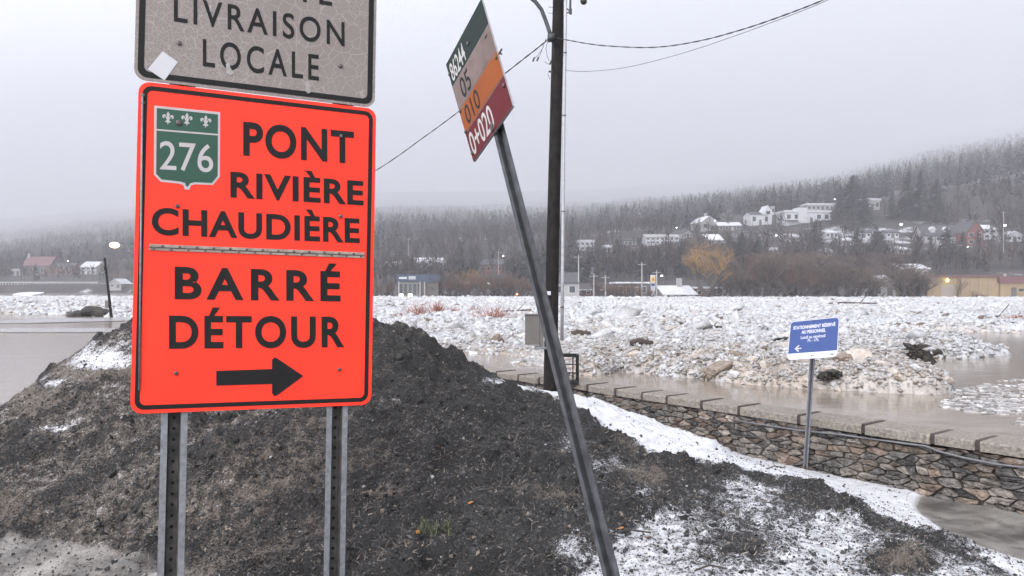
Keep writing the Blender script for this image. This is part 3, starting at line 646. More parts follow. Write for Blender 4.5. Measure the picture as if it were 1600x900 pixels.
fl = [(0,1),(.16,.72),(.2,.5),(.1,.22),(.2,.22),(.32,.5),(.55,.56),(.72,.38),(.7,.1),(.52,.0),(.42,.12),(.52,.25),(.36,.28),(.24,.06),(.24,-.08),(.1,-.1),(.22,-.32),(.4,-.42),(.26,-.55),(.12,-.48),(0,-.85)]
for px, py in [(262.5,185.5), (292,187.5), (321.5,191)]:
    q = uv(px, py); s_ = .033; pts_ = [(q[0]+a*s_, q[1]+b*s_) for a, b in fl]+[(q[0]-a*s_, q[1]+b*s_) for a, b in fl[-2:0:-1]]
    plate(pl, pts_, .0025, .003, 'lily_emblem', M['silver'], pan)
q = uv(279.5, 192); bolt(pl, *q, .0024, .013, pan, 'bolt', M['bolt'])
# cracked grey panel above
gu0, gu1 = uv(210, 90)[0], uv(586.5, 130)[0]; gv0 = (uv(212, 121)[1]+uv(584, 164)[1])/2-.010; gv1 = gv0+.62
pg = plate(pl, rrect(gu0, gu1, gv0, gv1, .05), -.009, -.003, 'grey_panel', M['cracked'], rs); pg['label'] = 'cracked grey panel reading EXCEPTÉ LIVRAISON LOCALE'
ringplate(pl, rrect(gu0+.014, gu1-.014, gv0+.014, gv1-.014, .04), rrect(gu0+.040, gu1-.040, gv0+.040, gv1-.040, .026), -.0028, -.0012, 'border', M['black'], pg)
for body, a, b, t_, sp_ in [('LOCALE', (317,103), (498.5,126), (317,60.5), 1.3), ('LIVRAISON', (271.7,33), (538.6,72.5), (271.7,-8), 1.25), ('EXCEPTÉ', (287,-24), (519,9), (287,-65), 1.2)]:
    lettering(pl, body, uv(*a), uv(*b), uv(*t_), M['black'], pg, -.0014, .012, sp_)
st = [uv(254,80), uv(278,97), uv(257,125.5), uv(231,108)]; plate(pl, st, -.0026, -.0008, 'sticker', M['sticker'], pg)
for px, py in [(280, 67), (532, 103)]: bolt(pl, *uv(px, py), -.003, .011, pg)
for k, P_ in enumerate([[(353,100),(358,96),(360,106),(366,114),(360,118),(354,114)], [(478,128),(482,126),(485,138),(486,144),(481,146),(477,141)], [(327,8),(330,7),(331,17),(328,18)]]): plate(pl, [uv(*q) for q in P_], -.0012, -.0009, 'scrape', M['scrape'], pg)
for (px, py), w_ in zip(post_px, (.112, .104)):
    q = uv(px, 640); t_ = pl.P(q[0], gv1-.03, -.012); b_ = Vector((t_.x, t_.y, -.5)); bq = pl.P(uv(px-2, 640)[0], 0, -.012)
    b_ = t_+(pl.P(uv(px, 640)[0], v0, -.012)-t_).normalized()*(t_.z+.45)
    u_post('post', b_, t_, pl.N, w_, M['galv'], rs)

# ------------------------------------------------------------------ leaning striped marker
pb, pt = at(955, 900, 3.45), at(780, 207, 4.6); pd = (pt-pb).normalized()
aU = Vector((.049, -.103, .046)); 
mk = thing('kilometre_marker', 'leaning steel post carrying a plate with green, grey, orange and red bands', 'marker sign', (pb-pd*.75))
nrm = aU.cross(pd).normalized()
if nrm.y > 0: nrm = -nrm
pm = Plane(pt+nrm*.03, -aU if False else aU, pd)
if pm.N.dot(Vector((0, -1, 0))) < 0: pm.N = -pm.N
q4 = [pm.uv(697,101), pm.uv(752,-2), pm.uv(801,166), pm.uv(740,253)]
def lerp2(a, b, f): return (a[0]+(b[0]-a[0])*f, a[1]+(b[1]-a[1])*f)
pn = plate(pm, q4, -.012, -.001, 'plate', M['backsteel'], mk)
fr = [0, .248, .50, .728, 1.0]; L_ = lambda f: lerp2(q4[0], q4[3], f); R_ = lambda f: lerp2(q4[1], q4[2], f)
for i, (mn, nm_) in enumerate([('bandgreen', 'dark green band'), ('bandgrey', 'faded grey band'), ('bandorange', 'orange band'), ('bandred', 'red band')]):
    e_ = .004 if i else 0
    s_ = plate(pm, [L_(fr[i]+e_), R_(fr[i]+e_), R_(fr[i+1]-.004), L_(fr[i+1]-.004)], -.0005, .0008, 'band', M[mn], pn); s_['label'] = nm_
for body, f0, f1, w0, w1, mc in [('86244', .05, .225, .05, .44, 'white'), ('05', .285, .475, .16, .40, 'black'), ('010', .53, .70, .10, .47, 'black'), ('0+020', .765, .965, .04, .62, 'white')]:
    lb, rb = lerp2(L_(f1), R_(f1), w0), lerp2(L_(f1), R_(f1), w1); lt = lerp2(L_(f0), R_(f0), w0)
    lettering(pm, body, lb, rb, lt, M[mc], pn, .0012, .012, 1.0)
for f, w in [(.12,.02),(.52,.03),(.72,.02),(.93,.03),(.14,.55),(.3,.9),(.55,.97),(.8,.96),(.97,.55),(.3,.35)]:
    q = lerp2(L_(f), R_(f), w); bolt(pm, *q, .0008, .013, pn)
q = lerp2(L_(.97), R_(.97), .55)
for n_ in ((.0), (-.055)): mb = MB(); mb.tube([pm.P(q[0], q[1]+.02, n_-.004), pm.P(q[0], q[1]+.02, n_+.012)], .02, 8); mb.build('clamp_bolt', M['bolt'], mk)
mb = MB(); mb.tube([pm.P(*R_(.53), -.03), pm.P(*R_(.53), -.012), pm.P(R_(.53)[0]+.04, R_(.53)[1], -.012)], .006, 6)
mb.build('hook_bolt', M['bolt'], mk)
u_post('post', pb-pd*.75, pt+pd*.55, Vector((-.85, -1, .25)), .083, M['galvdark'], mk, .03, .006, False)

# ------------------------------------------------------------------ blue parking sign
bp0 = Vector((0.353, 1.0, -0.044)); Db = 7.35
bq = [Vector((v[0]*Db, v[1]*Db, 1.6+v[2]*Db)) for v in [(0.353, 1.0, -0.044), (0.4, 0.964, -0.036), (0.386, 0.937, -0.081), (0.34, 0.973, -0.088)]]
pb_ = Plane(bq[3], (bq[2]-bq[3])+(bq[1]-bq[0]), (bq[0]-bq[3])+(bq[1]-bq[2]))
if pb_.N.y > 0: pb_.N = -pb_.N
c = [pb_.uv(*q) for q in ((1235.5,503), (1311.5,495.5), (1308,557), (1230,563))]
a0, a1, e0, e1 = (c[0][0]+c[3][0])/2, (c[1][0]+c[2][0])/2, (c[2][1]+c[3][1])/2, (c[0][1]+c[1][1])/2
gp = onz(1258, 733, -.17)
ps = thing('parking_sign', 'blue STATIONNEMENT RÉSERVÉ AU PERSONNEL sign on a thin steel post before the stone wall', 'parking sign', gp)
bpn = plate(pb_, rrect(a0, a1, e0, e1, .035), -.004, 0, 'panel', M['offwhite'], ps)
bp_ = [q for q in rrect(a0+.004, a1-.004, e0+.065, e1-.004, .032)]
bp_ = [(u, v) if v > (e0+e1)/2 else (a1-.004 if u > (a0+a1)/2 else a0+.004, e0+.065) for u, v in bp_]; o_ = []
for q in bp_:
    if not o_ or q != o_[-1]: o_.append(q)
plate(pb_, o_, .0004, .0012, 'blue_field', M['blue'], bpn)
W_ = a1-a0; H_ = e1-e0
def bl(body, x0, x1, y0, h, m, bold=.01): lettering(pb_, body, (a0+x0*W_, e0+y0*H_), (a0+x1*W_, e0+y0*H_), (a0+x0*W_, e0+(y0+h)*H_), m, bpn, .0016, bold)
bl('STATIONNEMENT RÉSERVÉ', .07, .93, .78, .088, M['offwhite'], .03); bl('AU PERSONNEL', .25, .745, .65, .088, M['offwhite'], .03); bl('Lundi au vendredi', .245, .745, .515, .08, M['offwhite'], .012); bl('7h - 17h', .385, .61, .425, .075, M['offwhite'], .012)
bl('Services', .66, .79, .115, .022, M['greyprint'], 0); bl('Québec', .715, .84, .05, .035, M['greyprint'], 0)
for k in range(2): plate(pb_, [(a0+W_*(.865+.035*k), e0+H_*.05), (a0+W_*(.89+.035*k), e0+H_*.05), (a0+W_*(.89+.035*k), e0+H_*.088), (a0+W_*(.865+.035*k), e0+H_*.088)], .0004, .001, 'flag_mark', M['blue'], bpn)
ax_, ay_ = a0+.15*W_, e0+.275*H_; tk = .008
plate(pb_, [(ax_, ay_-tk*.6), (ax_+.055, ay_-tk*.6), (ax_+.055, ay_+tk*.6), (ax_, ay_+tk*.6)], .0013, .0022, 'arrow_shaft', M['white'], bpn)
plate(pb_, [(ax_-.006, ay_), (ax_+.028, ay_+.036), (ax_+.036, ay_+.028), (ax_+.009, ay_), (ax_+.036, ay_-.028), (ax_+.028, ay_-.036)], .0023, .003, 'arrow_head', M['white'], bpn)
for v in (.07, .96): bolt(pb_, a0+W_*.5, e0+H_*v, .0004, .006, bpn)
tp = pb_.P(a0+W_*.5, e1-.02, -.008); bt = gp+(gp-tp)*.15
u_post('post', bt, tp, pb_.N, .05, M['galv'], ps, .022, .004, False)

# ------------------------------------------------------------------ utility pole with its fittings
up0 = at(860, 610, 10.5); upb = Vector((up0.x-.02, up0.y, -.2)); p420 = at(863, 420, 10.5); ptop = at(873, -10, 10.5); pend = ptop+(ptop-p420).normalized()*2.4
up = thing('utility_pole', 'dark wooden utility pole with a grey cabinet, conduit and curved lamp arm behind the wall', 'utility pole', upb)
mb = MB(); pp = [upb, up0, p420, ptop, pend]; mb.tube([upb.lerp(up0, .0), up0, up0.lerp(p420, .5), p420, p420.lerp(ptop, .5), ptop, pend], [.098, .094, .09, .087, .081, .076, .068], 14); mb.build('shaft', M['wood'], up, None, True)
def atp(px, py, d=10.37): return at(px, py, d)
mb = MB(); mb.tube([atp(878, 532), atp(879, 420), atp(881, 200), atp(883, 60), atp(884, -60)], .022, 8); mb.build('conduit', M['conduit'], up, None, True)
for px, py in [(878.5, 480), (880, 330), (881.5, 180), (882.5, 82)]:
    mb = MB(); mb.tube([atp(px-3.5, py, 10.345), atp(px+3.5, py, 10.345)], .006, 6); mb.build('strap', M['bolt'], up)
mb = MB(); a_, b_ = at(820.5, 492, 10.45), at(849, 538, 10.45); mb.bx(a_.x, b_.x-.055, 10.36, 10.60, b_.z, a_.z); mb.bx(b_.x-.052, b_.x+.0, 10.37, 10.59, b_.z-.02, a_.z-.04); cbx = mb.build('cabinet', M['cab'], up)
mb = MB(); mb.bx(a_.x-.006, b_.x-.05, 10.345, 10.605, a_.z+.001, a_.z+.012); mb.build('cabinet_lid', M['cab'], cbx)
mb = MB(); c_ = at(842, 543, 10.42); mb.box(c_, (.1, .16, .035)); mb.tube([c_+Vector((.03, -.06, 0)), c_+Vector((.1, -.05, -.005))], .018, 6); mb.build('bracket', M['galv'], up)
mb = MB(); c_ = at(857.5, 458, 10.385); mb.box(c_, (.05, .012, .05)); mb.build('number_tag', M['sticker'], up)
# open black frame on the right
a_, b_ = at(876, 555, 10.45), at(902, 597, 10.45); mb = MB(); x0, x1, y0, y1, z0, z1 = a_.x, b_.x, 10.33, 10.55, b_.z, a_.z
for x in (x0, x1):
    for y in (y0, y1): mb.bx(x-.011, x+.011, y-.011, y+.011, z0, z1)
for z in (z0, z1):
    for y in (y0, y1): mb.bx(x0-.011, x1+.011, y-.012, y+.012, z-.014, z+.014)
    for x in (x0, x1): mb.bx(x-.012, x+.012, y0, y1, z-.013, z+.013)
mb.bx(x1-.075, x1-.06, y0-.008, y0+.008, z0, z1); mb.bx(x0, x1, y0-.007, y0+.007, z0+.13, z0+.142); mb.bx(x0, x1, y1-.007, y1+.007, z0+.22, z0+.232)
mb.bx(x0, x1, y0+.02, y1-.02, z0-.012, z0+.02); mb.build('lantern_frame', M['black'], up)
mb = MB(); mb.tube([atp(862, 58), atp(858, 48), atp(853, 33), atp(846, 15), atp(836, 2), atp(822, -9), atp(800, -20), atp(760, -34), atp(700, -44)], [.03]+[.027]*8, 10); mb.box(atp(861, 59), (.09, .1, .09)); la = mb.build('lamp_arm', M['galvdark'], up, None, True)
mb = MB(); mb.tube([atp(885, 13), atp(890.5, 17)], .008, 6); mb.tube([atp(885, 21), atp(891, 18)], .008, 6); mb.tube([atp(891, 22), atp(891.5, -30)], .014, 8)
mb.box(atp(891.5, 18), (.035, .035, .07)); mb.build('side_bracket', M['wire'], up)
mb = MB(); mb.ball(atp(912, 2), .046, 10, 7); mb.tube([atp(912, -3), atp(913, -40)], .012, 6); mb.tube([atp(913, -38), atp(885, -36)], .012, 6); mb.build('insulator', M['wire'], up, None, True)
for P_ in [[(853,60),(848,75),(841,86),(834,92)], [(852,63),(846,80),(843,88),(840,93)], [(856,64),(853,75),(855,88),(858,95)], [(862,65),(866,78),(864,90)], [(851,96),(856,100),(861,99)], [(870,62),(864,72),(862,85)], [(857,11),(865,11.5)], [(857,20.5),(865,21)], [(856,115),(859,124)]]:
    mb = MB(); mb.tube([atp(px, py) for px, py in P_], .0035, 5); mb.build('loose_wire', M['wire'], up)
for px, py in [(833.5,93), (840,92.5), (860,98)]: mb = MB(); mb.tube([atp(px+1.5, py-3.5), atp(px-1, py+3)], .012, 6); mb.build('wire_connector', M['wire'], up)
mb = MB(); mb.box(atp(860, 112), (.05, .02, .02)); mb.build('clip', M['wire'], up)

def wire(name, pts, r, label, group, m='wire', twist=0):
    P_ = [Vector(p) for p in pts]; dense = []
    for i in range(len(P_)-1):
        a, b = P_[max(i-1, 0)], P_[i]; c, d = P_[i+1], P_[min(i+2, len(P_)-1)]
        for k in range(14):
            t_ = k/14; dense.append(.5*((2*b)+(c-a)*t_+(2*a-5*b+4*c-d)*t_*t_+(3*b-a-3*c+d)*t_**3))
    dense.append(P_[-1]); mb = MB()
    if twist:
        for ph in (0, math.pi): mb.tube([p+Vector((math.sin(i*.9+ph)*twist, 0, math.cos(i*.9+ph)*twist)) for i, p in enumerate(dense)], r, 5)
    else: mb.tube(dense, r, 5)
    return tag(mb.build(name, M[m], None, P_[0], True), label, 'power line', group)
wire('power_line', [at(*q) for q in ((857,60,10.4),(845,71,10.6),(789,115,11.4),(718,173,12.8),(660,216,14.3),(586,267,16.7),(480,326,22.5),(400,358,28.7),(300,380,46),(236,378,80))], .0055, 'twisted black wire running from the utility pole down to the left behind the marker', None, 'wire', .005)
wire('power_line', [at(*q) for q in ((866,58,10.4),(886,62.5,10.2),(940,71,9.9),(1020,74,9.5),(1090,64.5,9.1),(1160,46,8.7),(1230,22,8.2),(1300,-6,7.8),(1420,-62,7.2))], .0042, 'thick twisted black wire, upper of two leaving the utility pole to the right', None, 'wire', .0042)
wire('power_line', [at(*q) for q in ((880,110,10.4),(920,111.5,10.1),(980,105,9.7),(1060,85,9.2),(1140,59,8.8),(1240,22,8.2),(1300,-3,7.8),(1420,-60,7.2))], .0038, 'thin grey wire, lower of two leaving the utility pole to the right', None, 'wiregrey')
# ------------------------------------------------------------------ broken ice on the river
def wpoly(P): return [tuple(onz(px, py)[:2]) for px, py in P]
FIELD = wpoly([(555,465.0),(1000,463.8),(1700,463.8),(1900,464),(1900,522),(1600,521),(1480,518),(1390,517),(1310,516),(1215,534),(1215,556),(1090,556),(1000,560),(905,566),(868,580),(835,574),(818,561),(760,555),(690,551),(640,560),(500,560),(500,480)])
PILE_A = wpoly([(868,572),(905,566),(985,572),(1100,560),(1230,558),(1340,566),(1425,580),(1490,606),(1478,619),(1400,617),(1310,612),(1200,604),(1080,592),(1010,584),(960,578),(935,586),(890,588)])
PILE_B = wpoly([(1200,546),(1320,536),(1420,536),(1500,545),(1557,554),(1530,560),(1430,562),(1320,560),(1210,566)])
LEFTF = wpoly([(-200,466),(215,466),(330,464),(330,505),(215,500),(180,494),(120,492),(60,491),(-200,490)])
PATCH = wpoly([(1470,612),(1560,596),(1660,585),(1800,590),(1800,690),(1640,668),(1560,650),(1500,636)])
def edge_dist(x, y, P):
    d = np.full(np.shape(x), 1e9)
    for i in range(len(P)):
        a, b = np.array(P[i-1]), np.array(P[i]); ab = b-a; t_ = np.clip(((x-a[0])*ab[0]+(y-a[1])*ab[1])/(ab@ab+1e-9), 0, 1)
        d = np.minimum(d, np.hypot(x-a[0]-ab[0]*t_, y-a[1]-ab[1]*t_))
    return d
def ice_h(x, y):                 # height of the packed rubble above the water, negative where open
    h = np.full(np.shape(x), -.4)
    for P, top, rim in ((FIELD, .13, 1.6), (PILE_A, .38, .8), (PILE_B, .36, 1.2), (LEFTF, .3, 4.0)):
        i = inpoly(x, y, P); e = edge_dist(x, y, P)*np.where(i, 1, -1)+(fbm(x*.9, y*.9, 77, 3)-.5)*rim*.9
        hh = np.where(e > .0, .02+np.clip(e/rim, 0, 1)**.6*top*(.45+1.1*fbm(x*.45, y*.45, 78, 3)), -.4)
        h = np.maximum(h, hh)
    return h
def rubble(x, y, far):
    return rubble0(x, y, far)*np.clip((ice_h(x, y)-.02)/.10, .1, 1)
def rubble0(x, y, far):
    a = (1-np.abs(2*fbm(x*1.1, y*1.1, 81, 4)-1))**2
    return a*.17*np.clip(far/30, .6, 1.2)+(np.abs(fbm(x*3.2, y*3.2, 82, 4)-.5)*-2+.4)*.27
icev, icef, icec, nb = [], [], [], 0
def add_sheet(pxa, pxb, da, db, nx_, ny_):
    global nb
    ppx = np.linspace(pxa, pxb, nx_); yy = np.geomspace(da, db, ny_); x = (ppx[None]-800)/F*yy[:, None]; y = np.repeat(yy[:, None], nx_, 1)
    h = ice_h(x, y); z = WATER+h+np.where(h > -.1, rubble(x, y, y)-.07, 0)
    i = np.arange(x.size).reshape(x.shape); q = np.stack([i[:-1, :-1], i[:-1, 1:], i[1:, 1:], i[1:, :-1]], -1).reshape(-1, 4); q = q[(z.ravel()[q] > WATER-.1).any(1)]
    dirty = fbm(x*.25, y*.25, 85, 4); c = np.array([.54, .542, .55])[None, None]*(1-.35*sstep(.52, .72, dirty))[..., None]; c = np.where((dirty > .55)[..., None], c*np.array([1, .93, .86]), c)
    pa = inpoly(x, y, PILE_A) | (edge_dist(x, y, FIELD) < .8); c = np.where(pa[..., None], c*np.array([.93, .85, .77]), c)
    c = c*np.clip(.62+1.1*(z-WATER), .55, 1)[..., None] if False else c
    icev.append(np.stack([x, y, z], -1).reshape(-1, 3)); icef.append(q+nb); icec.append(c.reshape(-1, 3)); nb += x.size
add_sheet(-320, 1950, 11.5, 240, 760, 420)
BOXV = np.array([(i, j, k) for k in (-1, 1) for j in (-1, 1) for i in (-1, 1)], float); BOXF = np.array([(0,2,3,1),(4,5,7,6),(0,1,5,4),(2,6,7,3),(0,4,6,2),(1,3,7,5)])
def add_blocks(n, pxa, pxb, pya, pyb, smin, smax, tan, minh=.02, thin=.45, lift=.5, brown=.018):
    global nb
    px = rng.uniform(pxa, pxb, n); py = pya+(pyb-pya)*rng.random(n)**1.0; d = (1.6-WATER)*F/(py-450); x = (px-800)/F*d; y = d
    h = ice_h(x, y); ok = h > minh; x, y, h, d = x[ok], y[ok], h[ok], d[ok]; n = len(x)
    s = smin*np.exp(rng.random(n)**1.8*math.log(smax/smin))*np.clip(d/34, .7, 1.5)
    V = BOXV[None]*rng.uniform(.72, 1.2, (n, 8, 3))*s[:, None, None]*.5*np.stack([rng.uniform(.7, 1.3, n), rng.uniform(.6, 1.2, n), rng.uniform(.22, .22+thin, n)], -1)[:, None]
    e1, e2, e3 = rng.normal(0, .38, n), rng.normal(0, .38, n), rng.uniform(0, 6.28, n)
    Rx = np.zeros((n, 3, 3)); Rx[:, 0, 0] = 1; Rx[:, 1, 1] = Rx[:, 2, 2] = np.cos(e1); Rx[:, 1, 2] = -np.sin(e1); Rx[:, 2, 1] = np.sin(e1)
    Ry = np.zeros((n, 3, 3)); Ry[:, 1, 1] = 1; Ry[:, 0, 0] = Ry[:, 2, 2] = np.cos(e2); Ry[:, 0, 2] = np.sin(e2); Ry[:, 2, 0] = -np.sin(e2)
    Rz = np.zeros((n, 3, 3)); Rz[:, 2, 2] = 1; Rz[:, 0, 0] = Rz[:, 1, 1] = np.cos(e3); Rz[:, 0, 1] = -np.sin(e3); Rz[:, 1, 0] = np.sin(e3)
    V = np.einsum('nij,nkj->nki', Rz @ Ry @ Rx, V)+np.stack([x, y, WATER+h+rubble(x, y, y)-.05+s*.10*rng.uniform(-2.2, .5, n)*lift*2], -1)[:, None]
    t_ = np.clip(tan+(fbm(x*.3, y*.3, 86, 3)-.5)*1.6, 0, 1)*rng.random(n); w_ = np.array([.55, .552, .56]); c = w_*(1-t_[:, None])+np.array([.37, .305, .245])*t_[:, None]; c = c*np.exp(rng.normal(-.03, .09, (n, 1)))
    c = np.where(rng.random((n, 1)) < brown, np.array([.16, .125, .095]), c)
    icev.append(V.reshape(-1, 3)); icef.append((BOXF[None]+np.arange(n)[:, None, None]*8).reshape(-1, 4)+nb); icec.append(np.repeat(np.clip(c, .02, .86), 8, 0)); nb += n*8
add_blocks(420, 480, 1780, 468, 556, .3, .95, .0, .05, .08, .4, 0)
add_blocks(9000, 560, 1760, 464.0, 480, .12, .34, .14)
add_blocks(24000, 480, 1780, 474, 522, .06, .30, .2)
add_blocks(34000, 480, 1330, 515, 592, .03, .19, .35)
add_blocks(34000, 860, 1560, 534, 622, .025, .13, 1.1, .0, .45, .3, .03)
add_blocks(12000, 1180, 1580, 530, 566, .04, .22, .24)
add_blocks(14000, -200, 330, 465, 505, .06, .28, .2)
tag(link('ice_rubble', np_mesh('ice_rubble', np.concatenate(icev), np.concatenate(icef), M['ice'], np.concatenate(icec), True)), 'packed white and muddy ice rubble covering the flooded river', 'ice rubble', kind='stuff')
# thin floating brash on the open water at the right
n = 9000; px = rng.uniform(1440, 1800, n); py = rng.uniform(585, 690, n); d = 1.9*F/(py-450); x, y = (px-800)/F*d, d
k = inpoly(x+(fbm(x*.8, y*.8, 91)-.5)*1.5, y, PATCH) & (fbm(x*.5, y*2.4, 92, 4)+rng.normal(0, .05, n) > .49); x, y = x[k], y[k]; n = len(x); s = rng.uniform(.01, .05, n)
V = BOXV[None]*rng.uniform(.6, 1.2, (n, 8, 3))*s[:, None, None]*np.array([1.3, .8, .28]); e3 = rng.uniform(0, 6.28, n); Rz = np.zeros((n, 3, 3)); Rz[:, 2, 2] = 1; Rz[:, 0, 0] = Rz[:, 1, 1] = np.cos(e3); Rz[:, 0, 1] = -np.sin(e3); Rz[:, 1, 0] = np.sin(e3)
V = np.einsum('nij,nkj->nki', Rz, V)+np.stack([x, y, np.full(n, WATER+.004)], -1)[:, None]; c = np.array([.42, .40, .385])*np.exp(rng.normal(-.1, .4, (n, 1)))
tag(link('brash_ice', np_mesh('brash_ice', V.reshape(-1, 3), (BOXF[None]+np.arange(n)[:, None, None]*8).reshape(-1, 4), M['ice'], np.repeat(np.clip(c, .05, .8), 8, 0))), 'thin drifting brash ice on the brown water at the right', 'brash ice', kind='stuff')
# floating sheets on the left water
for pts_, lb in [([(-60,517),(20,514),(150,513.5),(260,515),(330,516.5),(250,519),(120,519.5),(20,519.5)], 'long thin pale ice sheet lying on the still water left of the heap'), ([(20,462),(30,459),(70,456),(68,460),(50,464)], 'white snow covered floe sloping up in the water, left of the leaning post'), ([(-60,506),(60,499),(200,496),(215,501),(60,505)], 'wide wet ice shelf in front of the left ice ridge')]:
    mb = MB(); mb.prism([onz(*q, WATER+.012) for q in pts_][::-1], (0, 0, .035 if pts_[0][1] > 480 else .4)); b_ = onz(*pts_[0]); tag(mb.build('ice_floe', M['snow'] if pts_[0][1] < 480 else M['wetice'], None, b_), lb, 'ice floe')

def chunk(seed, n=16, flat=.7):
    r_ = random.Random(seed); bm_pts = [Vector((r_.gauss(0, 1), r_.gauss(0, 1), r_.gauss(0, 1))).normalized()*r_.uniform(.8, 1.1) for _ in range(n)]
    import bmesh
    bm = bmesh.new()
    for p in bm_pts: bm.verts.new((p.x, p.y*.8, p.z*flat))
    bmesh.ops.convex_hull(bm, input=bm.verts[:])
    bmesh.ops.delete(bm, geom=[v for v in bm.verts if not v.link_faces], context='VERTS')
    bmesh.ops.bevel(bm, geom=bm.edges[:], offset=.09, segments=2, affect='EDGES', profile=.6)
    bmesh.ops.triangulate(bm, faces=bm.faces[:]); bmesh.ops.subdivide_edges(bm, edges=[e for e in bm.edges if e.calc_length() > .35], cuts=1)
    for v in bm.verts: v.co += v.co.normalized()*r_.gauss(0, .025)
    me = bpy.data.meshes.new('ice_block'); bm.to_mesh(me); bm.free(); return me
CH = {}
for k in ('iceW', 'iceT', 'iceB'):
    for s_ in range(6):
        me = chunk(s_*7+len(k)); me = me.copy(); me.materials.append(M[k]); CH[k, s_] = me
def block(px, py, r, kind, label, group=None, flat=1, name='ice_block', cat='ice block'):
    p = onz(px, py); h = float(ice_h(np.array([p.x]), np.array([p.y]))[0]); z = WATER+max(h, -.03)+r*.15
    o = bpy.data.objects.new(name, CH[kind, random.randrange(6)]); COL.objects.link(o); o.location = (p.x, p.y, z); o.scale = (r*random.uniform(.8, 1.3), r*random.uniform(.8, 1.2), r*flat*random.uniform(.7, 1.1)); o.rotation_euler = (random.gauss(0, .4), random.gauss(0, .4), random.uniform(0, 6.28))
    return tag(o, label, cat, group)
# the most conspicuous blocks
for a in [(1122,594,.36,'iceB','large rounded brown ice boulder on the near ridge, left of the blue sign'), (1150,588,.28,'iceB','brown ice boulder tucked behind the large rounded one on the near ridge'), (1172,592,.2,'iceT','upright muddy ice slab right of the large brown boulder'),
    (1340,592,.40,'iceT','tall tan wedge of ice right of the blue sign'), (1318,594,.27,'iceB','dark sided block leaning on the tan wedge of ice'), (1418,598,.16,'iceW','upright clean white ice shard in front of the dark turf slab'), (1440,602,.18,'iceT','smooth cream ice block below the dark turf slab'), (1460,606,.16,'iceT','muddy ice block at the right tip of the near ridge'),
    (777,547,.42,'iceB','brown ice boulder at the water edge left of the grey cabinet'), (1048,528,.3,'iceT','tan ice slab in mid field left of the dark logs'), (1000,470,.9,'iceW','big white ice block standing on the far edge of the field'), (1375,534,.22,'iceW','clean white heap block on the second floe')]: block(*a)
# smaller ones: nothing tells them apart within a ridge
cnt = 0
while cnt < 150:
    px, py = random.uniform(870, 1490), random.uniform(560, 620); p = onz(px, py)
    if not inpoly(np.array([p.x]), np.array([p.y]), PILE_A)[0]: continue
    block(px, py, random.choice([.06, .08, .11, .15, .2]), random.choice(['iceW', 'iceW', 'iceT', 'iceT', 'iceT', 'iceB']), 'small ice block heaped on the muddy near ridge beyond the stone wall', 'ice blocks on the near ridge'); cnt += 1
cnt = 0
while cnt < 60:
    px, py = random.uniform(1200, 1560), random.uniform(536, 566); p = onz(px, py)
    if not inpoly(np.array([p.x]), np.array([p.y]), PILE_B)[0]: continue
    block(px, py, random.choice([.07, .09, .12, .16]), random.choice(['iceW', 'iceW', 'iceW', 'iceT']), 'ice block heaped on the whiter floe behind the near ridge', 'ice blocks on the second floe'); cnt += 1
for k in range(60):
    px, py = random.uniform(690, 1200), random.uniform(500, 556); block(px, py, random.choice([.10, .14, .18, .24]), random.choice(['iceW', 'iceW', 'iceW', 'iceT']), 'ice block lying loose on the broad ice field', 'ice blocks on the broad field', .6)
# slabs of frozen turf, logs and branches
def turf(px, py, w, h, label, seed):
    r_ = random.Random(seed); p = onz(px, py); p.z = WATER+.22; mb = MB()
    for k in range(26):
        x = r_.uniform(-.5, .5); mb.ball(p+Vector((x*w, r_.gauss(0, .1), h*r_.uniform(.0, .55+.5*(x+.5)))), h*r_.uniform(.14, .34), 6, 4, (r_.uniform(.7, 1.7), 1.0, r_.uniform(.5, 1)))
    for k in range(5): mb.box(p+Vector((w*r_.uniform(-.05, .38), r_.gauss(0, .06), h*r_.uniform(.85, 1.1))), (w*r_.uniform(.2, .4), .25, h*r_.uniform(.12, .22)), Matrix.Rotation(r_.gauss(-.08, .16), 3, 'Y'))
    for i, v in enumerate(mb.v): mb.v[i] = tuple(Vector(v)+Vector((r_.gauss(0, .03), r_.gauss(0, .03), r_.gauss(0, .025))))
    tag(mb.build('turf_slab', M['turf'], None, p), label, 'turf slab')
turf(1422, 585, .95, .36, 'dark slab of frozen turf standing on the ice right of the blue sign', 1)
turf(1215, 566, .95, .36, 'dark lump of frozen turf partly hidden left of the blue sign', 2)
turf(1290, 570, .75, .28, 'dark lump of frozen turf just behind the blue sign', 3)
turf(1295, 609, .35, .10, 'small black turf clod at the foot of the near ridge', 4)
def log(px, py, L, r, ang, label, lift=.3):
    p = onz(px, py); p.z = WATER+float(max(ice_h(np.array([p.x]), np.array([p.y]))[0], 0))+lift*.6; dx = Vector((math.cos(ang), math.sin(ang)*.6, random.uniform(-.05, .12)))*L/2; mb = MB(); mb.tube([p-dx, p-dx*.3+Vector((0, 0, r*.6)), p+dx*.4, p+dx], [r, r*1.1, r*.9, r*.5], 7); mb.tube([p+dx*.3, p+dx*.6+Vector((0, .1, L*.15))], r*.3, 5)
    tag(mb.build('driftwood_log', M['stick'], None, p), label, 'log')
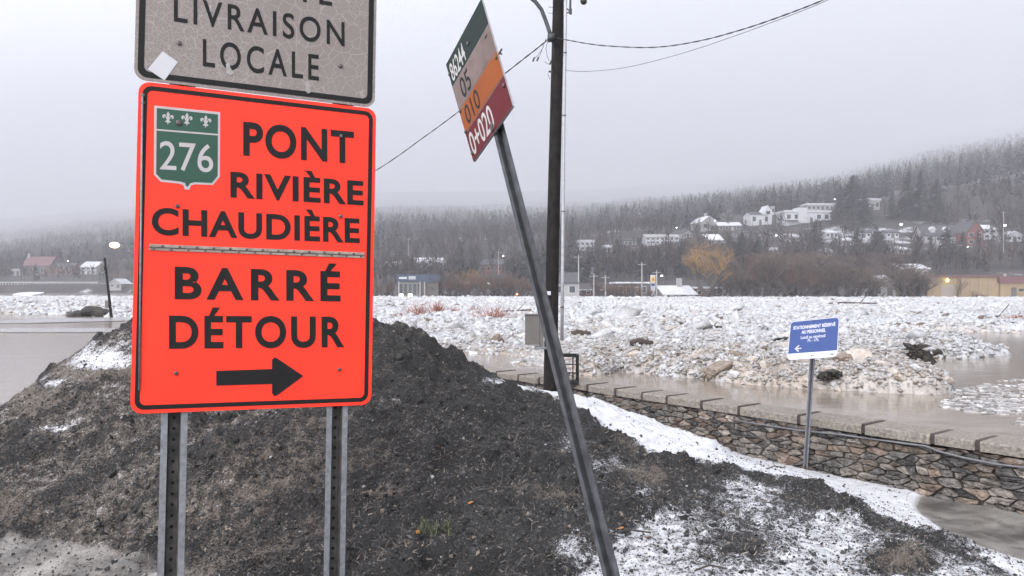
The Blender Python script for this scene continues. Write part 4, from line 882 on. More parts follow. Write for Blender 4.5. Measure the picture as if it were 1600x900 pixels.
for a in [(1108,524,1.1,.07,.2,'dark log in the middle of the ice field above the near ridge'), (1064,520,.8,.07,-.4,'dark log just left of the longest mid field log'), (1003,552,.7,.09,.3,'dark driftwood lump near the water edge right of the utility pole'), (908,535,.7,.09,-.3,'dark driftwood just right of the utility pole'), (800,495,2.6,.07,.05,'thin log running left from the grey cabinet'), (1540,505,4.5,.07,.02,'long thin branch lying across the ice at the right'), (1330,480,5,.13,-.2,'fallen tree trunk far out on the ice, above the blue sign'), (1390,529,.7,.05,1.2,'upright broken stump behind the white floe'), (610,476,1.5,.1,.8,'bent black branch on the ice beside the orange sign'), (1230,540,.8,.06,.9,'black forked branch beside the blue sign left edge')]: log(*a)
rk = onz(147, 494); mb = MB()
for k in range(26):
    u_ = random.gauss(0, .45); mb.ball(rk+Vector((u_, random.gauss(0, .3), 
        .42*max(0, 1-abs(u_)*.8)+.02)), random.uniform(.22, .42), 7, 5, (1.3, 1, .75))
tag(mb.build('brown_rock', M['rock'], None, rk), 'brown rounded rock heap in the water beside the leaning post', 'rock')
a_, b_ = at(174, 496, 50), at(163.5, 403, 50); lp = thing('leaning_post', 'thin dark wooden post leaning left out of the ice beside the rock heap', 'post', a_)
mb = MB(); mb.tube([a_-Vector((0, 0, .6)), a_, b_], [.095, .095, .065], 8); mb.build('post', M['wood'], lp)
mb = MB(); q = a_.lerp(b_, .22); mb.box(q+Vector((-.12, -.1, 0)), (.2, .2, .45)); mb.build('meter_box', M['cab'], lp)
mb = MB(); q = a_.lerp(b_, .83); mb.box(q+Vector((-.1, -.1, 0)), (.16, .2, .3)); mb.build('bracket', M['bolt'], lp)

# ------------------------------------------------------------------ trees
def branches(seed, H, spread, depth=4, droop=0, fork=3, trunk_r=.02, base=.18, up=.25, multi=1):
    r_ = random.Random(seed); trunk, twig = MB(), MB()
    def grow(p, d, L, r, lv):
        q = p; pts_ = [p]; 
        for k in range(3):
            d = (d+Vector((r_.gauss(0, .12), r_.gauss(0, .12), up*.2-droop*(lv/depth)**2*.55))).normalized(); q = q+d*L/3; pts_.append(q)
        if lv < 2: trunk.tube(pts_, [r, r*.85, r*.72, r*.6], 5, cap=False)
        elif lv < depth: twig.tube(pts_, [r, r*.8, r*.65, r*.5], 3, cap=False)
        else:
            s_ = d.orthogonal().normalized()*r; 
            for k in range(3): twig.add([pts_[k]-s_*(1-k*.3), pts_[k]+s_*(1-k*.3), pts_[k+1]+s_*(.7-k*.3+.02), pts_[k+1]-s_*(.7-k*.3+.02)], [(0, 1, 2, 3)])
            return
        for k in range(fork+(1 if lv >= 1 else 0)+(1 if lv == depth-1 else 0)):
            f_ = r_.uniform(.35, 1); o = pts_[min(3, int(f_*3))].lerp(pts_[min(3, int(f_*3)+1)], f_*3 % 1)
            a = r_.uniform(0, 6.28); s_ = Vector((math.cos(a), math.sin(a), up+r_.gauss(0, .15))); nd = (d*r_.uniform(.5, 1)+s_*spread).normalized(); grow(o, nd, L*r_.uniform(.55, .8), r*.5, lv+1)
    for k in range(multi):
        d0 = Vector((r_.gauss(0, .06+.25*(multi > 1)), r_.gauss(0, .06+.25*(multi > 1)), 1)).normalized(); grow(Vector((r_.gauss(0, .03*H*(multi > 1)), r_.gauss(0, .03*H*(multi > 1)), -.1)), d0, H*base*2, H*trunk_r, 0)
    z = max(v[2] for v in twig.v); k = H/z; trunk.v = [tuple(c*k for c in v) for v in trunk.v]; twig.v = [tuple(c*k for c in v) for v in twig.v]
    return trunk, twig
def conifer(seed, H, w):
    r_ = random.Random(seed); tk, cr = MB(), MB(); tk.tube([(0, 0, -.3), (0, 0, H*.5), (0, 0, H*.98)], [H*.018, H*.012, .02], 6)
    n = int(26+H*1.2)
    for k in range(n):
        f_ = k/n; z = H*(.10+.9*f_); L = w*(1-f_)**.8*r_.uniform(.75, 1.2)+.12
        for j in range(9):
            a = r_.uniform(0, 6.28); l = L*r_.uniform(.55, 1.1); d = Vector((math.cos(a), math.sin(a), -.28-.25*(1-f_)+r_.gauss(0, .12))); s_ = Vector((-math.sin(a), math.cos(a), 0)); p = Vector((0, 0, z)); wd = l*.16+.05
            for m_ in range(4):
                u0_, u1_ = .12+m_*.22, .12+m_*.22+.32; jz = r_.gauss(0, .08)
                cr.add([p+d*l*u0_+s_*wd*r_.uniform(.3, 1), p+d*l*u0_-s_*wd*r_.uniform(.3, 1)+Vector((0, 0, -.12)), p+d*l*min(1.05, u1_)+s_*wd*r_.gauss(0, .6)+Vector((0, 0, jz-.1))], [(0, 1, 2)])
    return tk, cr
PROTO = {}
def proto(key, mk_, mt_, mc_, part='crown'):
    tk, cr = mk_; PROTO[key] = (tk.build('trunk', M[mt_], None, None, False, True), cr.build(part, M[mc_], None, None, False, True))
    for o in PROTO[key]: COL.objects.unlink(o)
for s_ in range(4):
    proto(('bare', s_), branches(s_+1, 10, .75, 4, 0, 3), 'bark', 'twig'); proto(('red', s_), branches(s_+20, 6, .8, 4, 0, 3, .016, .12, .45, 4), 'bark', 'twigred')
    proto(('bush', s_), branches(s_+40, 5, .9, 4, .1, 3, .018, .12, .3, 5), 'bark', 'twig'); proto(('con', s_), conifer(s_+60, 10, 2.1+.4*s_), 'bark', 'conifer')
proto(('willow', 0), branches(80, 10, .95, 5, .55, 3, .022, .14, .55, 2), 'bark', 'willow'); proto(('willow', 1), branches(81, 10, .95, 5, .5, 3, .022, .14, .5, 2), 'bark', 'willow')
def tree(key, px, py, hpx, name, label, cat='tree', group=None, wide=1, d=None):
    p = terr_hit(px, py) if d is None else at(px, py, d)
    if d is None: p.z -= .1
    H0 = max(v.co.z for v in PROTO[key][1].data.vertices); s_ = hpx*p.y/F/H0
    r_ = thing(name, label, cat, p, random.uniform(0, 6.28), group); r_.scale = (s_*wide, s_*wide, s_)
    for o in PROTO[key]: c = o.copy(); COL.objects.link(c); c.parent = r_
    return r_
tree(('willow', 0), 1096, 467, 98, 'willow_tree', 'broad ochre willow with a domed crown on the far bank', 'tree', None, 1.3)
tree(('willow', 1), 735, 462, 48, 'willow_tree', 'low russet brown willow on the far bank left of the leaning marker', 'tree', None, 1.3)
# big conifers that stand out
for px, py, h, w, lb in [(1160,430,68,1.5,'wide dark conifer clump right of the ochre willow'), (1128,424,46,1.2,'dark conifer just behind the ochre willow crown'), (1185,428,58,1.2,'dark conifer below the white gabled house'), (1065,432,56,1.2,'dark conifer left of the ochre willow'), (1005,428,40,1.2,'dark conifer below the long white apartment house'), (1030,430,44,1.2,'second dark conifer below the long white apartment house'),
    (1334,345,72,1.6,'tall hazy conifer left of the high grey house'), (1315,348,50,1.5,'hazy conifer shoulder of the tallest one, left side'), (1352,350,54,1.4,'hazy conifer directly under the high grey house'), (1420,340,74,1.5,'tall hazy pine on the slope at right, bare lower trunk'), (1440,345,80,1.4,'tallest hazy pine on the slope at right'), (1465,345,66,1.5,'hazy pine right of the tallest pine'), (1395,342,44,1.3,'small hazy pine left of the pine group'),
    (1480,402,50,1.7,'dark conifer in front of the red brick house'), (1505,405,44,1.5,'dark conifer below the red brick dormer house'), (1455,402,34,1.4,'low dark conifer left of the red brick house'), (1275,390,46,1.6,'dark conifer below the white modern house'), (1370,395,42,1.7,'dark conifer mid slope above the gabled cottage'), (1340,398,44,1.6,'dark conifer mid slope left of its twin'), (895,400,62,1.1,'dark conifer right of the utility pole'), (875,405,58,1.1,'dark conifer hidden partly by the utility pole'),
    (965,425,52,1.2,'dark conifer on the slope above the snowy lot'), (945,424,40,1.1,'lower dark conifer on the slope above the snowy lot'), (172,424,24,1.3,'dark conifer behind the leaning post on the left bank')]:
    tree(('con', random.randrange(4)), px, py, h, 'conifer_tree', lb, 'conifer', None, w)
# bare trees along the far bank
bank = [(590,463,26),(604,464,30),(660,464,34),(690,465,40),(705,465,46),(722,465,36),(752,465,44),(768,465,38),(782,465,44),(798,465,48),(815,465,44),(830,465,40),(848,465,38),(935,465,28),(950,466,26),(965,466,30),(985,466,32),(1005,466,22)]
for px, py, h in bank+[(q_[0]+7, q_[1]-1, q_[2]*.8) for q_ in bank]: tree((random.choice(['red', 'bush', 'red']), random.randrange(4)), px+random.uniform(-4, 4), py, h*random.uniform(.9, 1.1), 'bare_shrub', 'reddish bare shrub in the row along the far bank left of the snowy roof', 'shrub', 'bare shrubs along the middle far bank', random.uniform(.9, 1.4))
bank2 = [(1130,466,40),(1150,467,58),(1172,467,66),(1195,467,78),(1215,467,84),(1238,467,80),(1258,467,72),(1280,468,66),(1300,468,70),(1322,468,66),(1345,468,58),(1365,468,50),(1410,468,62),(1425,468,58),(1440,469,50),(1228,448,70),(1270,445,64),(1310,444,60),(1180,446,52),(1400,440,50)]
for px, py, h in bank2+[(q_[0]+9, q_[1]-1, q_[2]*.85) for q_ in bank2]: tree((random.choice(['bush', 'bare', 'bush', 'red']), random.randrange(4)), px+random.uniform(-5, 5), py, h*random.uniform(.85, 1.1), 'bare_tree', 'tangled bare brown tree in the thicket between the willow and the yellow building', 'tree', 'bare trees in the right bank thicket', random.uniform(1.0, 1.5))
tree(('bare', 1), 1494, 469, 42, 'bare_tree', 'small bare tree standing in front of the yellow shed door', 'tree'); tree(('red', 2), 1525, 470, 18, 'bare_shrub', 'low reddish shrub in front of the yellow building wall', 'shrub', None, 1.8)
tree(('bare', 2), 1405, 468, 66, 'bare_tree', 'dark bare tree beside the gabled cottage', 'tree'); tree(('bare', 3), 1238, 400, 52, 'bare_tree', 'pale bare tree rising above the thicket left of the modern house', 'tree')
tree(('red', 1), 178, 441, 18, 'bare_shrub', 'russet shrub on the left bank near the sign edge', 'shrub', None, 2.2); tree(('red', 3), 199, 440, 22, 'bare_shrub', 'russet thicket hard against the sign edge on the left bank', 'shrub', None, 2)
# russet bushes poking through the ice
for px, py, h, w, lb in [(655,500,22,1.5,'russet bush sticking out of the ice, nearest the orange sign'), (684,494,18,.8,'thin upright russet bush between two wider ones in the ice'), (704,496,12,1.6,'low russet bush in the ice right of the thin upright one'), (741,496,12,1.5,'small russet bush left of the widest one in the ice'), (771,506,22,1.7,'widest russet bush in the ice left of the grey cabinet'), (625,502,9,1.6,'faint low russet bush in the ice at the sign edge'), (1590,508,12,2.5,'russet brush caught in the ice at the right edge')]:
    p = onz(px, py); k = p.y/F; p.z = WATER+.1; mb = MB()
    for q in range(150):
        an = random.uniform(0, 6.28); el_ = random.uniform(.5, 1.5); L = h*k*1.5*random.uniform(.5, 1.05); d_ = Vector((math.cos(an)*math.cos(el_)*w, math.sin(an)*math.cos(el_)*w, math.sin(el_)))*L; o_ = p+Vector((random.gauss(0, .22)*w*h*k, random.gauss(0, .2)*w*h*k, 0)); s_ = Vector((random.gauss(0, 1), random.gauss(0, 1), .2)).normalized()*.013
        m_ = o_+d_*.55+Vector((random.gauss(0, .05), 0, .02)); mb.add([o_-s_, o_+s_, m_+s_*.8, m_-s_*.8], [(0, 1, 2, 3)]); mb.add([m_-s_*.8, m_+s_*.8, o_+d_], [(0, 1, 2)])
    tag(mb.build('russet_bush', M['redshrub'], None, p), lb, 'bush')
for px, py in [(683,830)]:
    p = ground_at(px, py); mb = MB()
    for k in range(60):
        a = random.uniform(0, 6.28); l = random.uniform(.04, .12); q = p+Vector((random.gauss(0, .05), random.gauss(0, .04), -.005)); s_ = Vector((-math.sin(a), math.cos(a), 0))*.002; t_ = q+Vector((math.cos(a)*l*.6, math.sin(a)*l*.6, l*.8)); mb.add([q-s_, q+s_, t_], [(0, 1, 2)])
    tag(mb.build('grass_tuft', M['grass'], None, p), 'small green grass tuft growing from the dirt heap', 'grass tuft')
for px, py, l, lb in [(1212,735,.16,'thin dark twig sticking up at the snow edge left of the blue sign post'), (985,838,.22,'brown twig lying on the snow beside the leaning post foot'), (1110,895,.15,'short reddish twig at the bottom of the snowy slope')]:
    p = ground_at(px, py); mb = MB(); mb.tube([p+Vector((-l/2, 0, .01)), p+Vector((0, .02, .03)), p+Vector((l/2, 0, .02))], .005, 5); mb.tube([p+Vector((0, .02, .03)), p+Vector((-.03, .02, .09))], .003, 4); tag(mb.build('twig', M['stick'], None, p), lb, 'twig')
for px, py in [(684,702),(653,836),(735,790),(1010,845),(1073,722),(532,800),(970,830)]:
    p = ground_at(px, py); mb = MB(); a = random.uniform(0, 6); u_ = Vector((math.cos(a), math.sin(a), .3))*.022; w_ = Vector((-math.sin(a), math.cos(a), .4))*.012; q = p+Vector((0, 0, .018)); mb.add([q-u_, q-w_, q+u_, q+w_, q+Vector((0, 0, .006))], [(0, 1, 4), (1, 2, 4), (2, 3, 4), (3, 0, 4)]); tag(mb.build('dead_leaf', M['leaf'], None, p), 'small orange brown dead leaf on the dirty snow heap', 'leaf', 'dead leaves on the heap')

# the wood covering the hills, one mass
def forest(n):
    px = rng.uniform(-420, 2120, n); s0 = np.interp(px, TK, TY[:, 2]); y = s0*np.exp(rng.random(n)**1.05*np.log(2000/s0)); x = (px-800)/F*y; z = terr(x, y)
    k = fbm(x/45, y/45, 95, 3) > .38
    for hx_, hy_, hw_ in HOUSES: k &= ~((np.abs(x*hy_/y-hx_) < hw_*.5+1.0) & (y < hy_+10) & (y > hy_-30) & (rng.random(len(x)) < .85))
    x, y, z, px = x[k], y[k], z[k], px[k]
    con = fbm(x/90, y/90, 96, 3)+rng.normal(0, .06, len(x)) > .60
    H = rng.uniform(6, 11.5, len(x))*np.where(con, 1.1, 1)*np.clip(y/420, .8, 1.3); Vs, Fs, Cs = [], [], []; nb_ = 0
    for c_, m_ in ((True, 22), (False, 34)):
        q = con == c_; xx, yy_, zz, hh = x[q], y[q], z[q], H[q]; k = len(xx)
        a = rng.uniform(0, 6.28, (k, m_)); rr = rng.random((k, m_))
        if c_:
            f_ = (np.arange(m_)[None]+rng.random((k, m_)))/m_; zc = .08+.9*f_; rad = (1-f_)*.24+.02
            ctr = np.stack([np.cos(a)*rad*.45, np.sin(a)*rad*.45, zc], -1); tan = np.stack([-np.sin(a), np.cos(a), 0*a], -1); outw = np.stack([np.cos(a), np.sin(a), -.5+0*a], -1)
            A_ = ctr+outw*rad[..., None]*.75; B_ = ctr+tan*rad[..., None]*.55+np.array([0, 0, .07]); C_ = ctr-tan*rad[..., None]*.55+np.array([0, 0, .05])
            col = np.array([.010, .013, .012])*np.exp(rng.normal(0, .3, (k, 1)))
        else:
            el = rng.uniform(.05, 1.2, (k, m_)); L_ = rng.uniform(.25, .55, (k, m_)); b0 = rng.uniform(.15, .5, (k, m_))
            d_ = np.stack([np.cos(a)*np.cos(el), np.sin(a)*np.cos(el), np.sin(el)], -1); o_ = np.stack([0*a, 0*a, b0], -1); s_ = np.stack([-np.sin(a), np.cos(a), 0*a], -1)*.022
            o_[:, 0, 2] = -.03; d_[:, 0] = (0, 0, 1); L_[:, 0] = .45
            A_, B_, C_ = o_-s_, o_+s_, o_+d_*L_[..., None]
            A_[:, 14:] = o_[:, 14:]+d_[:, 14:]*L_[:, 14:, None]*.5; B_[:, 14:] = A_[:, 14:]+s_[:, 14:]*1.5; C_[:, 14:] = A_[:, 14:]+(d_[:, 14:]+rng.normal(0, .5, (k, m_-14, 3)))*.25
            col = np.array([.036, .029, .025])*np.exp(rng.normal(0, .3, (k, 1)))*np.where(rng.random((k, 1)) < .3, np.array([1.25, .95, .8]), 1)
        V = np.stack([A_, B_, C_], 2)*hh[:, None, None, None]+np.stack([xx, yy_, zz], -1)[:, None, None]
        Vs.append(V.reshape(-1, 3)); Fs.append(np.arange(k*m_*3).reshape(-1, 3)+nb_); nb_ += k*m_*3; Cs.append(np.repeat(col, m_*3, 0))
    return np_mesh('forest', np.concatenate(Vs), np.concatenate(Fs), M['forest'], np.concatenate(Cs))


# ------------------------------------------------------------------ houses
HOUSES = []
def house(px, py, wpx, hpx, name, label, cat='house', wall='whitewall', roof='snowroof', rt='gable', depth=8, rz=0, win=3, rows=1, roofpx=10, chim=False, dorm=0, door=True, trim='whitewall', d=None, gable_front=False, group=None):
    p = terr_hit(px, py) if d is None else at(px, py, d); k = p.y/F; w, h, rh = wpx*k, hpx*k, roofpx*k; base = 3.0; HOUSES.append((p.x, p.y, w))
    h_ = thing(name, label, cat, p, rz, group); mb = MB(); D = depth
    mb.bx(-w/2, w/2, 0, D, -base, h)
    if rt == 'gable' and gable_front: mb.add([(-w/2, 0, h), (w/2, 0, h), (0, 0, h+rh), (-w/2, D, h), (w/2, D, h), (0, D, h+rh)], [(0, 1, 2), (4, 3, 5)])
    elif rt == 'gable': mb.add([(-w/2, 0, h), (-w/2, D, h), (-w/2, D/2, h+rh), (w/2, 0, h), (w/2, D, h), (w/2, D/2, h+rh)], [(1, 0, 2), (3, 4, 5)])
    mb.build('wall', M[wall], h_, None, False, True)
    mb = MB(); o, t_ = .35, .22
    if rt == 'gable' and gable_front:
        for s_ in (-1, 1):
            a, b = Vector((s_*(w/2+o), 0, h-o*rh/(w/2))), Vector((0, 0, h+rh)); n_ = Vector((0, 0, t_)); P_ = [Vector((a.x, -o, a.z)), Vector((b.x, -o, b.z)), Vector((b.x, D+o, b.z)), Vector((a.x, D+o, a.z))]; mb.prism(P_ if s_ > 0 else P_[::-1], n_)
    elif rt == 'gable':
        for s_ in (-1, 1):
            y0_ = D/2+s_*(D/2+o); z0_ = h-o*rh/(D/2); P_ = [Vector((-w/2-o, y0_, z0_)), Vector((w/2+o, y0_, z0_)), Vector((w/2+o, D/2, h+rh)), Vector((-w/2-o, D/2, h+rh))]; mb.prism(P_ if s_ > 0 else P_[::-1], (0, 0, t_))
    else: mb.bx(-w/2-o, w/2+o, -o, D+o, h+.003, h+max(rh, .25))
    rf = mb.build('roof', M[roof], h_, None, False, True)
    if chim: mb = MB(); cx = chim*w; mb.bx(cx-.45, cx+.45, D*.4, D*.4+.9, h, h+rh+1.6); mb.build('chimney', M['greywall'], rf, None, False, True)
    for q in range(dorm):
        cx = -w/2+w*(q+.7)/(dorm+.4); mb = MB(); s_ = rh*.42; mb.bx(cx-s_/2, cx+s_/2, D*.12, D*.5, h+rh*.15, h+rh*.15+s_); mb.prism([(cx-s_*.7, D*.08, h+rh*.15+s_), (cx+s_*.7, D*.08, h+rh*.15+s_), (cx, D*.08, h+rh*.15+s_*1.7)], (0, D*.4, 0)); mb.build('dormer', M['whitewall'], rf, None, False, True)
    fh = h/rows; n_ = win
    for r__ in range(rows):
        for q in range(n_):
            if door and r__ == 0 and q == n_//2: continue
            cx = -w/2+w*(q+.5)/n_; ww, wh = min(w/n_*.5, 1.8), fh*.42; z0_ = r__*fh+fh*.36
            mb = MB(); mb.bx(cx-ww/2-.1, cx+ww/2+.1, -.06, .02, z0_-.1, z0_+wh+.1); f_ = mb.build('window', M[trim], h_, None, False, True)
            mb = MB(); mb.bx(cx-ww/2, cx+ww/2, -.09, -.03, z0_, z0_+wh); mb.build('pane', M['glass'], f_, None, False, True)
    if door: mb = MB(); cx = -w/2+w*(n_//2+.5)/n_; mb.bx(cx-.5, cx+.5, -.07, .02, 0, min(2.1, fh*.8)); mb.build('door', M['darkwall'] if wall != 'darkwall' else M['greywall'], h_, None, False, True)
    return h_
def lpart(h_, name, m, *boxes):
    mb = MB()
    for b in boxes: mb.bx(*b)
    return mb.build(name, M[m], h_, None, False, True)
# right bank
y_ = house(1505, 469, 112, 36, 'warehouse', 'long yellow beige warehouse with red roof edge at the right shore', 'building', 'beige', 'redroof', 'flat', 14, 0, 0, 1, 2.5, door=False); k = y_.location.y/F
lpart(y_, 'loading_door', 'hinge', (-35*k, -12*k, -.08, .02, 0, 24*k)); mb = MB(); mb.ball((-26*k, -.3, 31*k), .26, 8, 6); mb.build('wall_lamp', M['lampy'], y_, None, False, True)
for xx in (-46, -2, 12, 26, 40): lpart(y_, 'wall_seam', 'hinge', ((xx-.6)*k, (xx+.6)*k, -.10, .02, 0, 35*k))
w2 = house(1606, 469, 86, 27, 'warehouse_annex', 'beige warehouse annex with pink snow dusted fascia at the right frame edge', 'building', 'beige', 'redroof', 'flat', 14, 0, 0, 1, 10, door=False); k = w2.location.y/F
lpart(w2, 'door', 'darkwall', (-26*k, -18*k, -.08, .02, 0, 20*k)); lpart(w2, 'window', 'glass', (-14*k, -7*k, -.08, .02, 14*k, 18*k)); lpart(w2, 'vent_pipe', 'greywall', (-20*k, -17*k, 3, 3.5, 37*k+.003, 42*k))
house(1508, 447, 34, 14, 'shed', 'small white shed with lamp behind the warehouse roof', 'shed', 'whitewall', 'snowroof', 'flat', 6, 0, 3, 1, 2, door=False, d=172)
house(1381, 467, 38, 22, 'cottage', 'grey gabled cottage half hidden by bare trees left of the warehouse', 'house', 'greywall', 'snowroof', 'gable', 8, 0, 2, 1, 13, gable_front=True)
house(1353, 467, 8, 14, 'hut', 'narrow white hut left of the grey gabled cottage', 'hut', 'whitewall', 'snowroof', 'flat', 3, 0, 1, 1, 1.5, door=False)
house(1430, 440, 44, 20, 'long_house', 'long low house with snowy roof edge above the gabled cottage', 'house', 'greywall', 'snowroof', 'gable', 8, .1, 4, 1, 7)
b_ = house(1482, 380, 72, 12, 'dormer_house', 'dark roofed house with white dormers on the right slope', 'house', 'greywall', 'dkroof', 'gable', 9, -.05, 5, 1, 17, dorm=3)
house(1524, 384, 26, 22, 'brick_house', 'red brick house with a steep front gable, right of the dormers', 'house', 'brick', 'dkroof', 'gable', 9, 0, 2, 2, 17, gable_front=True)
house(1547, 374, 24, 16, 'white_house', 'white house with stepped snow right of the red brick gable', 'house', 'whitewall', 'snowroof', 'gable', 7, .2, 2, 2, 7)
house(1363, 329, 26, 16, 'hill_house', 'high grey white house with snowy flat roof among hazy conifers', 'house', 'greywall', 'snowroof', 'flat', 8, .2, 3, 1, 3)
m_ = house(1262, 349, 72, 17, 'modern_house', 'white flat roofed modern house high on the slope', 'house', 'whitewall', 'snowroof', 'flat', 9, .05, 6, 1, 3); k = m_.location.y/F
lpart(m_, 'tower', 'whitewall', (-16*k, -2*k, -.8, 5, 0, 24*k)); lpart(m_, 'balcony', 'whitewall', (-35*k, -17*k, -2, -.1, 4*k, 6*k), (12*k, 34*k, -2, -.1, 4*k, 6*k))
house(1282, 330, 42, 9, 'terrace_house', 'long grey house with a snowy roof line just above the modern house', 'house', 'greywall', 'snowroof', 'flat', 9, 0, 6, 1, 3)
g_ = house(1188, 352, 30, 17, 'gabled_house', 'white house with a tall pointed gable high on the slope', 'house', 'whitewall', 'dkroof', 'gable', 8, .1, 3, 1, 4); k = g_.location.y/F
mb = MB(); mb.prism([(2*k, -.4, 16*k), (22*k, -.4, 16*k), (12*k, -.4, 31*k)], (0, 6, 0)); mb.build('gable', M['whitewall'], g_, None, False, True); lpart(g_, 'gable_window', 'glass', (9*k, 15*k, -.5, -.35, 17*k, 22*k)); lpart(g_, 'corner_tower', 'whitewall', (12*k, 18*k, -.6, 2, -6*k, 16*k))
house(1208, 335, 5, 11, 'white_tower', 'slim white chimney like tower right of the pointed gable', 'tower', 'whitewall', 'snowroof', 'flat', 2.5, 0, 1, 1, 1.5, door=False)
house(1108, 361, 26, 14, 'tan_house', 'tan gabled house with white eaves left of the pointed gable', 'house', 'greywall', 'snowroof', 'gable', 9, .25, 2, 1, 9, gable_front=True, chim=.1)
house(1140, 361, 36, 8, 'low_house', 'low dark house between the tan gable and the pointed gable', 'house', 'darkwall', 'snowroof', 'gable', 8, 0, 4, 1, 6)
house(1118, 382, 26, 7, 'snowy_shed', 'snow covered shed roof above the ochre willow', 'shed', 'greywall', 'snow', 'gable', 8, .2, 2, 1, 9)
house(1035, 382, 52, 11, 'apartment_house', 'long white apartment house with balconies mid slope', 'house', 'whitewall', 'greywall', 'gable', 9, 0, 7, 2, 5)
house(914, 392, 28, 14, 'slope_house', 'white house half hidden by trees right of the utility pole', 'house', 'whitewall', 'snowroof', 'flat', 8, 0, 4, 2, 3)
house(1108, 465, 40, 14, 'store', 'low store with a red upper wall and snowy roof behind the willow', 'store', 'brick', 'snowroof', 'flat', 10, 0, 4, 1, 3)
house(1062, 467, 50, 7, 'snowy_roof_house', 'wide grey house nearly all snowy roof left of the willow', 'house', 'greywall', 'snowroof', 'gable', 9, .1, 4, 1, 12, chim=.2)
house(885, 466, 36, 24, 'grey_shed', 'grey gabled shed just right of the utility pole', 'shed', 'greywall', 'dkroof', 'gable', 8, 0, 2, 1, 15, door=False)
house(988, 465, 48, 22, 'brown_hall', 'flat brown grey hall left of the petrol sign', 'building', 'darkwall', 'snowroof', 'flat', 9, 0, 4, 1, 2.5)
house(935, 462, 42, 8, 'red_strip_building', 'low dark building with a red stripe beside snowy cars lot', 'building', 'brick', 'snowroof', 'flat', 8, 0, 4, 1, 2)
g_ = house(654, 466, 62, 26, 'blue_building', 'glass fronted building with a wide blue fascia on the far bank', 'building', 'darkwall', 'bluefas', 'flat', 10, 0, 0, 1, 11, door=False); k = g_.location.y/F
for q in range(5): f_ = lpart(g_, 'window', 'greywall', ((-30+q*7)*k, (-24+q*7)*k, -.1, .02, 4*k, 24*k)); lpart(f_, 'pane', 'glass', ((-29.5+q*7)*k, (-24.5+q*7)*k, -.13, -.05, 5*k, 23*k))
for xx in (-30, 3, 10): lpart(g_, 'column', 'greywall', ((xx-.7)*k, (xx+.7)*k, -.8, -.55, 0, 26*k))
lpart(g_, 'fascia_lettering', 'whitewall', (-30*k, -18*k, -.45, -.36, 30*k, 33*k), (-15*k, -4*k, -.45, -.36, 32*k, 34*k), (-15*k, -4*k, -.45, -.36, 29.5*k, 31*k))
house(768, 428, 34, 14, 'brick_school', 'red brick building with white gable end left of the leaning marker', 'building', 'brick', 'dkroof', 'gable', 9, -.1, 4, 1, 9, trim='greywall')
house(672, 418, 44, 8, 'snowy_house', 'pale house with patchy snowy roof above the blue fascia', 'house', 'greywall', 'snowroof', 'gable', 9, .2, 4, 1, 7)
house(610, 424, 30, 9, 'dim_house', 'dim grey house with snowy yard next to the orange sign', 'house', 'greywall', 'snowroof', 'gable', 9, -.2, 3, 1, 6)
for a in [(1240,378,16,8,'pale cottage low on the slope left of the dark mid slope conifers'),(1300,372,22,8,'grey house with a white roof edge below the modern house'),(1325,384,18,8,'small white house mid slope under the tall hazy conifer'),(1350,372,20,8,'pale house mid slope right of the tall hazy conifer'),(1395,372,18,8,'snow roofed house left of the dormer house'),(1415,398,20,8,'low white garage between thicket and dormer house'),(1212,398,18,7,'white cottage above the thicket right of the dark conifer clump'),(1160,372,18,7,'half hidden white house under the pointed gable house'),(1075,372,16,8,'small white house right of the long apartment house'),(985,384,18,7,'small white house left of the long apartment house'),(952,394,14,7,'tiny pale house right of the half hidden white house'),(1585,378,22,10,'white house at the right frame edge on the slope'),(1440,330,20,7,'faint white house among the hazy pines'),(1290,400,20,7,'cream house above the middle of the thicket')]:
    house(*a[:4], 'slope_cottage', a[4], 'house', random.choice(['whitewall', 'whitewall', 'greywall']), random.choice(['snowroof', 'snowroof', 'dkroof']), 'gable', 8, random.uniform(-.5, .5), 3, 1, a[3]*.6, gable_front=random.random() < .4)
# left bank
house(57, 431, 40, 16, 'red_roof_house', 'house with a red roof and white end gable on the left bank', 'house', 'darkwall', 'redroof', 'gable', 10, .1, 5, 1, 14, chim=-.45)
house(24, 431, 14, 9, 'annex', 'small white annex left of the red roofed house', 'house', 'whitewall', 'snowroof', 'flat', 7, 0, 2, 1, 2)
house(90, 430, 46, 13, 'row_house', 'long dim reddish house behind white railings on the left bank', 'house', 'brick', 'dkroof', 'gable', 9, 0, 6, 2, 6)
house(138, 429, 26, 12, 'white_gambrel_house', 'white house with a snowy hipped roof on the left bank', 'house', 'whitewall', 'snowroof', 'gable', 9, -.1, 3, 2, 8)
house(180, 450, 18, 7, 'white_boathouse', 'small pale gabled boathouse by the water near the sign edge', 'boathouse', 'greywall', 'snowroof', 'gable', 8, 0, 2, 1, 7, gable_front=True, d=292)
# white rail on the left bank
p = terr_hit(75, 444); fr_ = thing('white_railing', 'long white snow capped railing along the left bank below the houses', 'railing', p); k = p.y/F
for q in range(34): lpart(fr_, 'post', 'greywall', ((-75+q*4.6)*k-.2, (-75+q*4.6)*k+.2, -.2, .2, -1.5, .9))
lpart(fr_, 'rail', 'snow', (-76*k, 78*k, -.16, .16, .62, .84)); tag(fr_.children[-1])
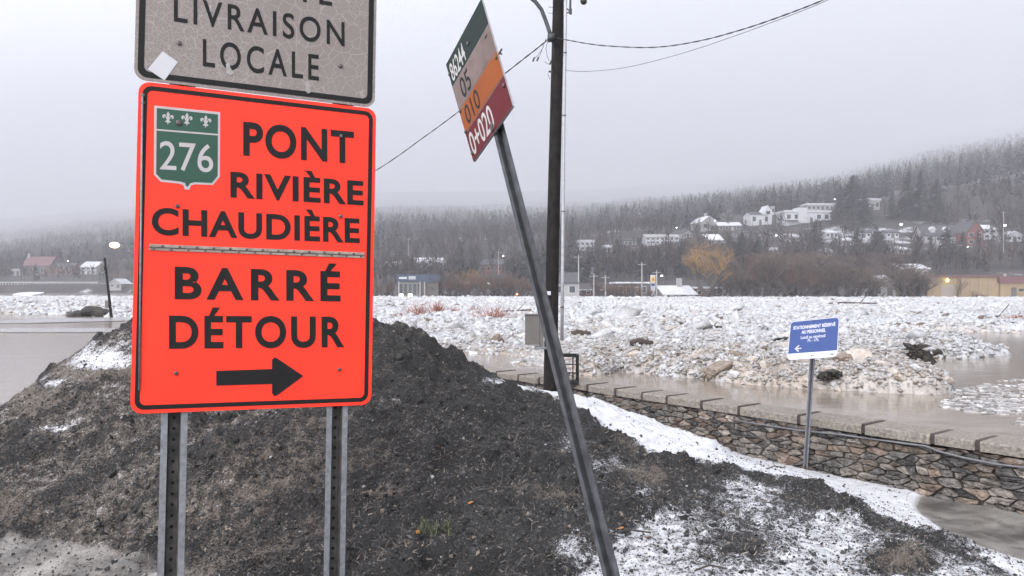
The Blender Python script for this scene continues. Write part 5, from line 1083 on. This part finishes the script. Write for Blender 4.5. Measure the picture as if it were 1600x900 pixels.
# petrol sign
p = terr_hit(1020, 464); k = p.y/F; s_ = thing('petrol_sign', 'tall white petrol station sign with a yellow emblem on the far bank', 'sign', p)
lpart(s_, 'panel', 'offwhite', (-3.5*k, 3.5*k, -.3, .3, 2*k, 34*k)); lpart(s_, 'post', 'darkwall', (-2.5*k, 2.5*k, -.2, .2, -2, 2*k-.003)); lpart(s_, 'emblem', 'yellow', (-2.6*k, 3.0*k, -.36, -.305, 23*k, 31*k)); lpart(s_, 'emblem_mark', 'redroof', (-.8*k, 1*k, -.40, -.365, 25*k, 29*k)); lpart(s_, 'price_board', 'blue', (-2.6*k, 2.6*k, -.36, -.305, 17*k, 21*k))
# street lamps and distant lights
def street_lamp(px, py, base_py, lm, label, d=None, r=.3, arm=1.2, grp=None):
    p = terr_hit(px, base_py) if d is None else at(px, base_py, d); k = p.y/F; top = p.z+(base_py-py)*k; s_ = thing('street_lamp', label, 'street lamp', (p.x+arm, p.y, p.z), 0, grp); H = top-p.z
    mb = MB(); mb.tube([(0, 0, -1), (0, 0, H+.2)], [.11, .08], 6); mb.build('pole', M['darkwall'], s_, None, False, True); mb = MB(); mb.tube([(0, 0, H), (-arm*.5, 0, H+.25), (-arm, 0, H+.12)], .05, 5); mb.build('arm', M['darkwall'], s_, None, False, True)
    mb = MB(); mb.ball((-arm, 0, H), r, 10, 7, (1.25, 1, .75)); mb.build('lamp_head', M[lm], s_, None, False, True)
street_lamp(179, 383, 470, 'lamp', 'bright warm street lamp on a long arm beside the orange sign', 80, .42, 3.6)
for px, py, bp2, lm, lb in [(1408,351,382,'lampw','cold street lamp on a pole mid slope above the thicket'), (1570,352,392,'lampw','dim street lamp on a pole near the right frame edge'), (1117,345,362,'lampw','tiny lamp at the tan gabled house'), (1102,370,386,'lampw','tiny lamp on the snowy yard above the willow'), (1213,368,388,'lampw','tiny lamp right of the pointed gable house, lower down'), (1304,312,330,'lampw','tiny lamp high beside the upper terrace house'), (1057,356,376,'lampw','tiny lamp above the long apartment house'), (786,400,430,'lampw','tiny lamp right of the red brick building'), (1512,386,400,'lampw','tiny lamp in front of the red brick house'), (106,408,430,'lampw','tiny lamp between the houses of the left bank'), (763,443,464,'lampw','tiny lamp low in the shrubs of the middle bank'), (1034,431,452,'lampw','tiny lamp right of the petrol sign')]:
    street_lamp(px, py, bp2, lm, lb, None, .17 if lb.startswith('tiny') else .32, .5)
for px, py, bp2, lm, lb in [(808,460,464,'lampred','small red light low on the far bank left of the marker')]: street_lamp(px, py, bp2, lm, lb, None, .2, .1)
for px, lb in ((627, 'left one of two bright square floodlights below the blue fascia'), (641, 'right one of two bright square floodlights below the blue fascia')):
    p = at(px, 461.5, 143); s_ = thing('floodlight', lb, 'floodlight', (p.x, p.y, -.6)); mb = MB(); mb.bx(-.05, .05, -.05, .05, 0, p.z+.2); mb.build('stand', M['darkwall'], s_, None, False, True); mb = MB(); mb.bx(-.34, .34, -.15, -.06, p.z+.3, p.z+.85); mb.build('lamp_head', M['lit'], s_, None, False, True)
for px, py, bp2 in [(904,398,466),(779,392,430),(1003,410,466),(1026,422,466),(1568,330,395),(928,428,466),(946,430,466),(638,372,420)]:
    p = terr_hit(px, bp2); k = p.y/F; h = (bp2-py)*k; s_ = thing('distant_pole', 'thin distant utility pole rising over the far bank', 'pole', p, 0, 'distant utility poles'); mb = MB(); mb.tube([(0, 0, -1), (0, 0, h)], [.14, .10], 6); mb.build('pole', M['greywall'], s_, None, False, True); mb = MB(); mb.bx(-.8, .8, -.06, .06, h-.5, h-.4); mb.build('crossarm', M['greywall'], s_, None, False, True)
tag(link('forest', forest(19000)), 'bare brown and dark green wood covering the misty hillsides', 'forest', kind='stuff')
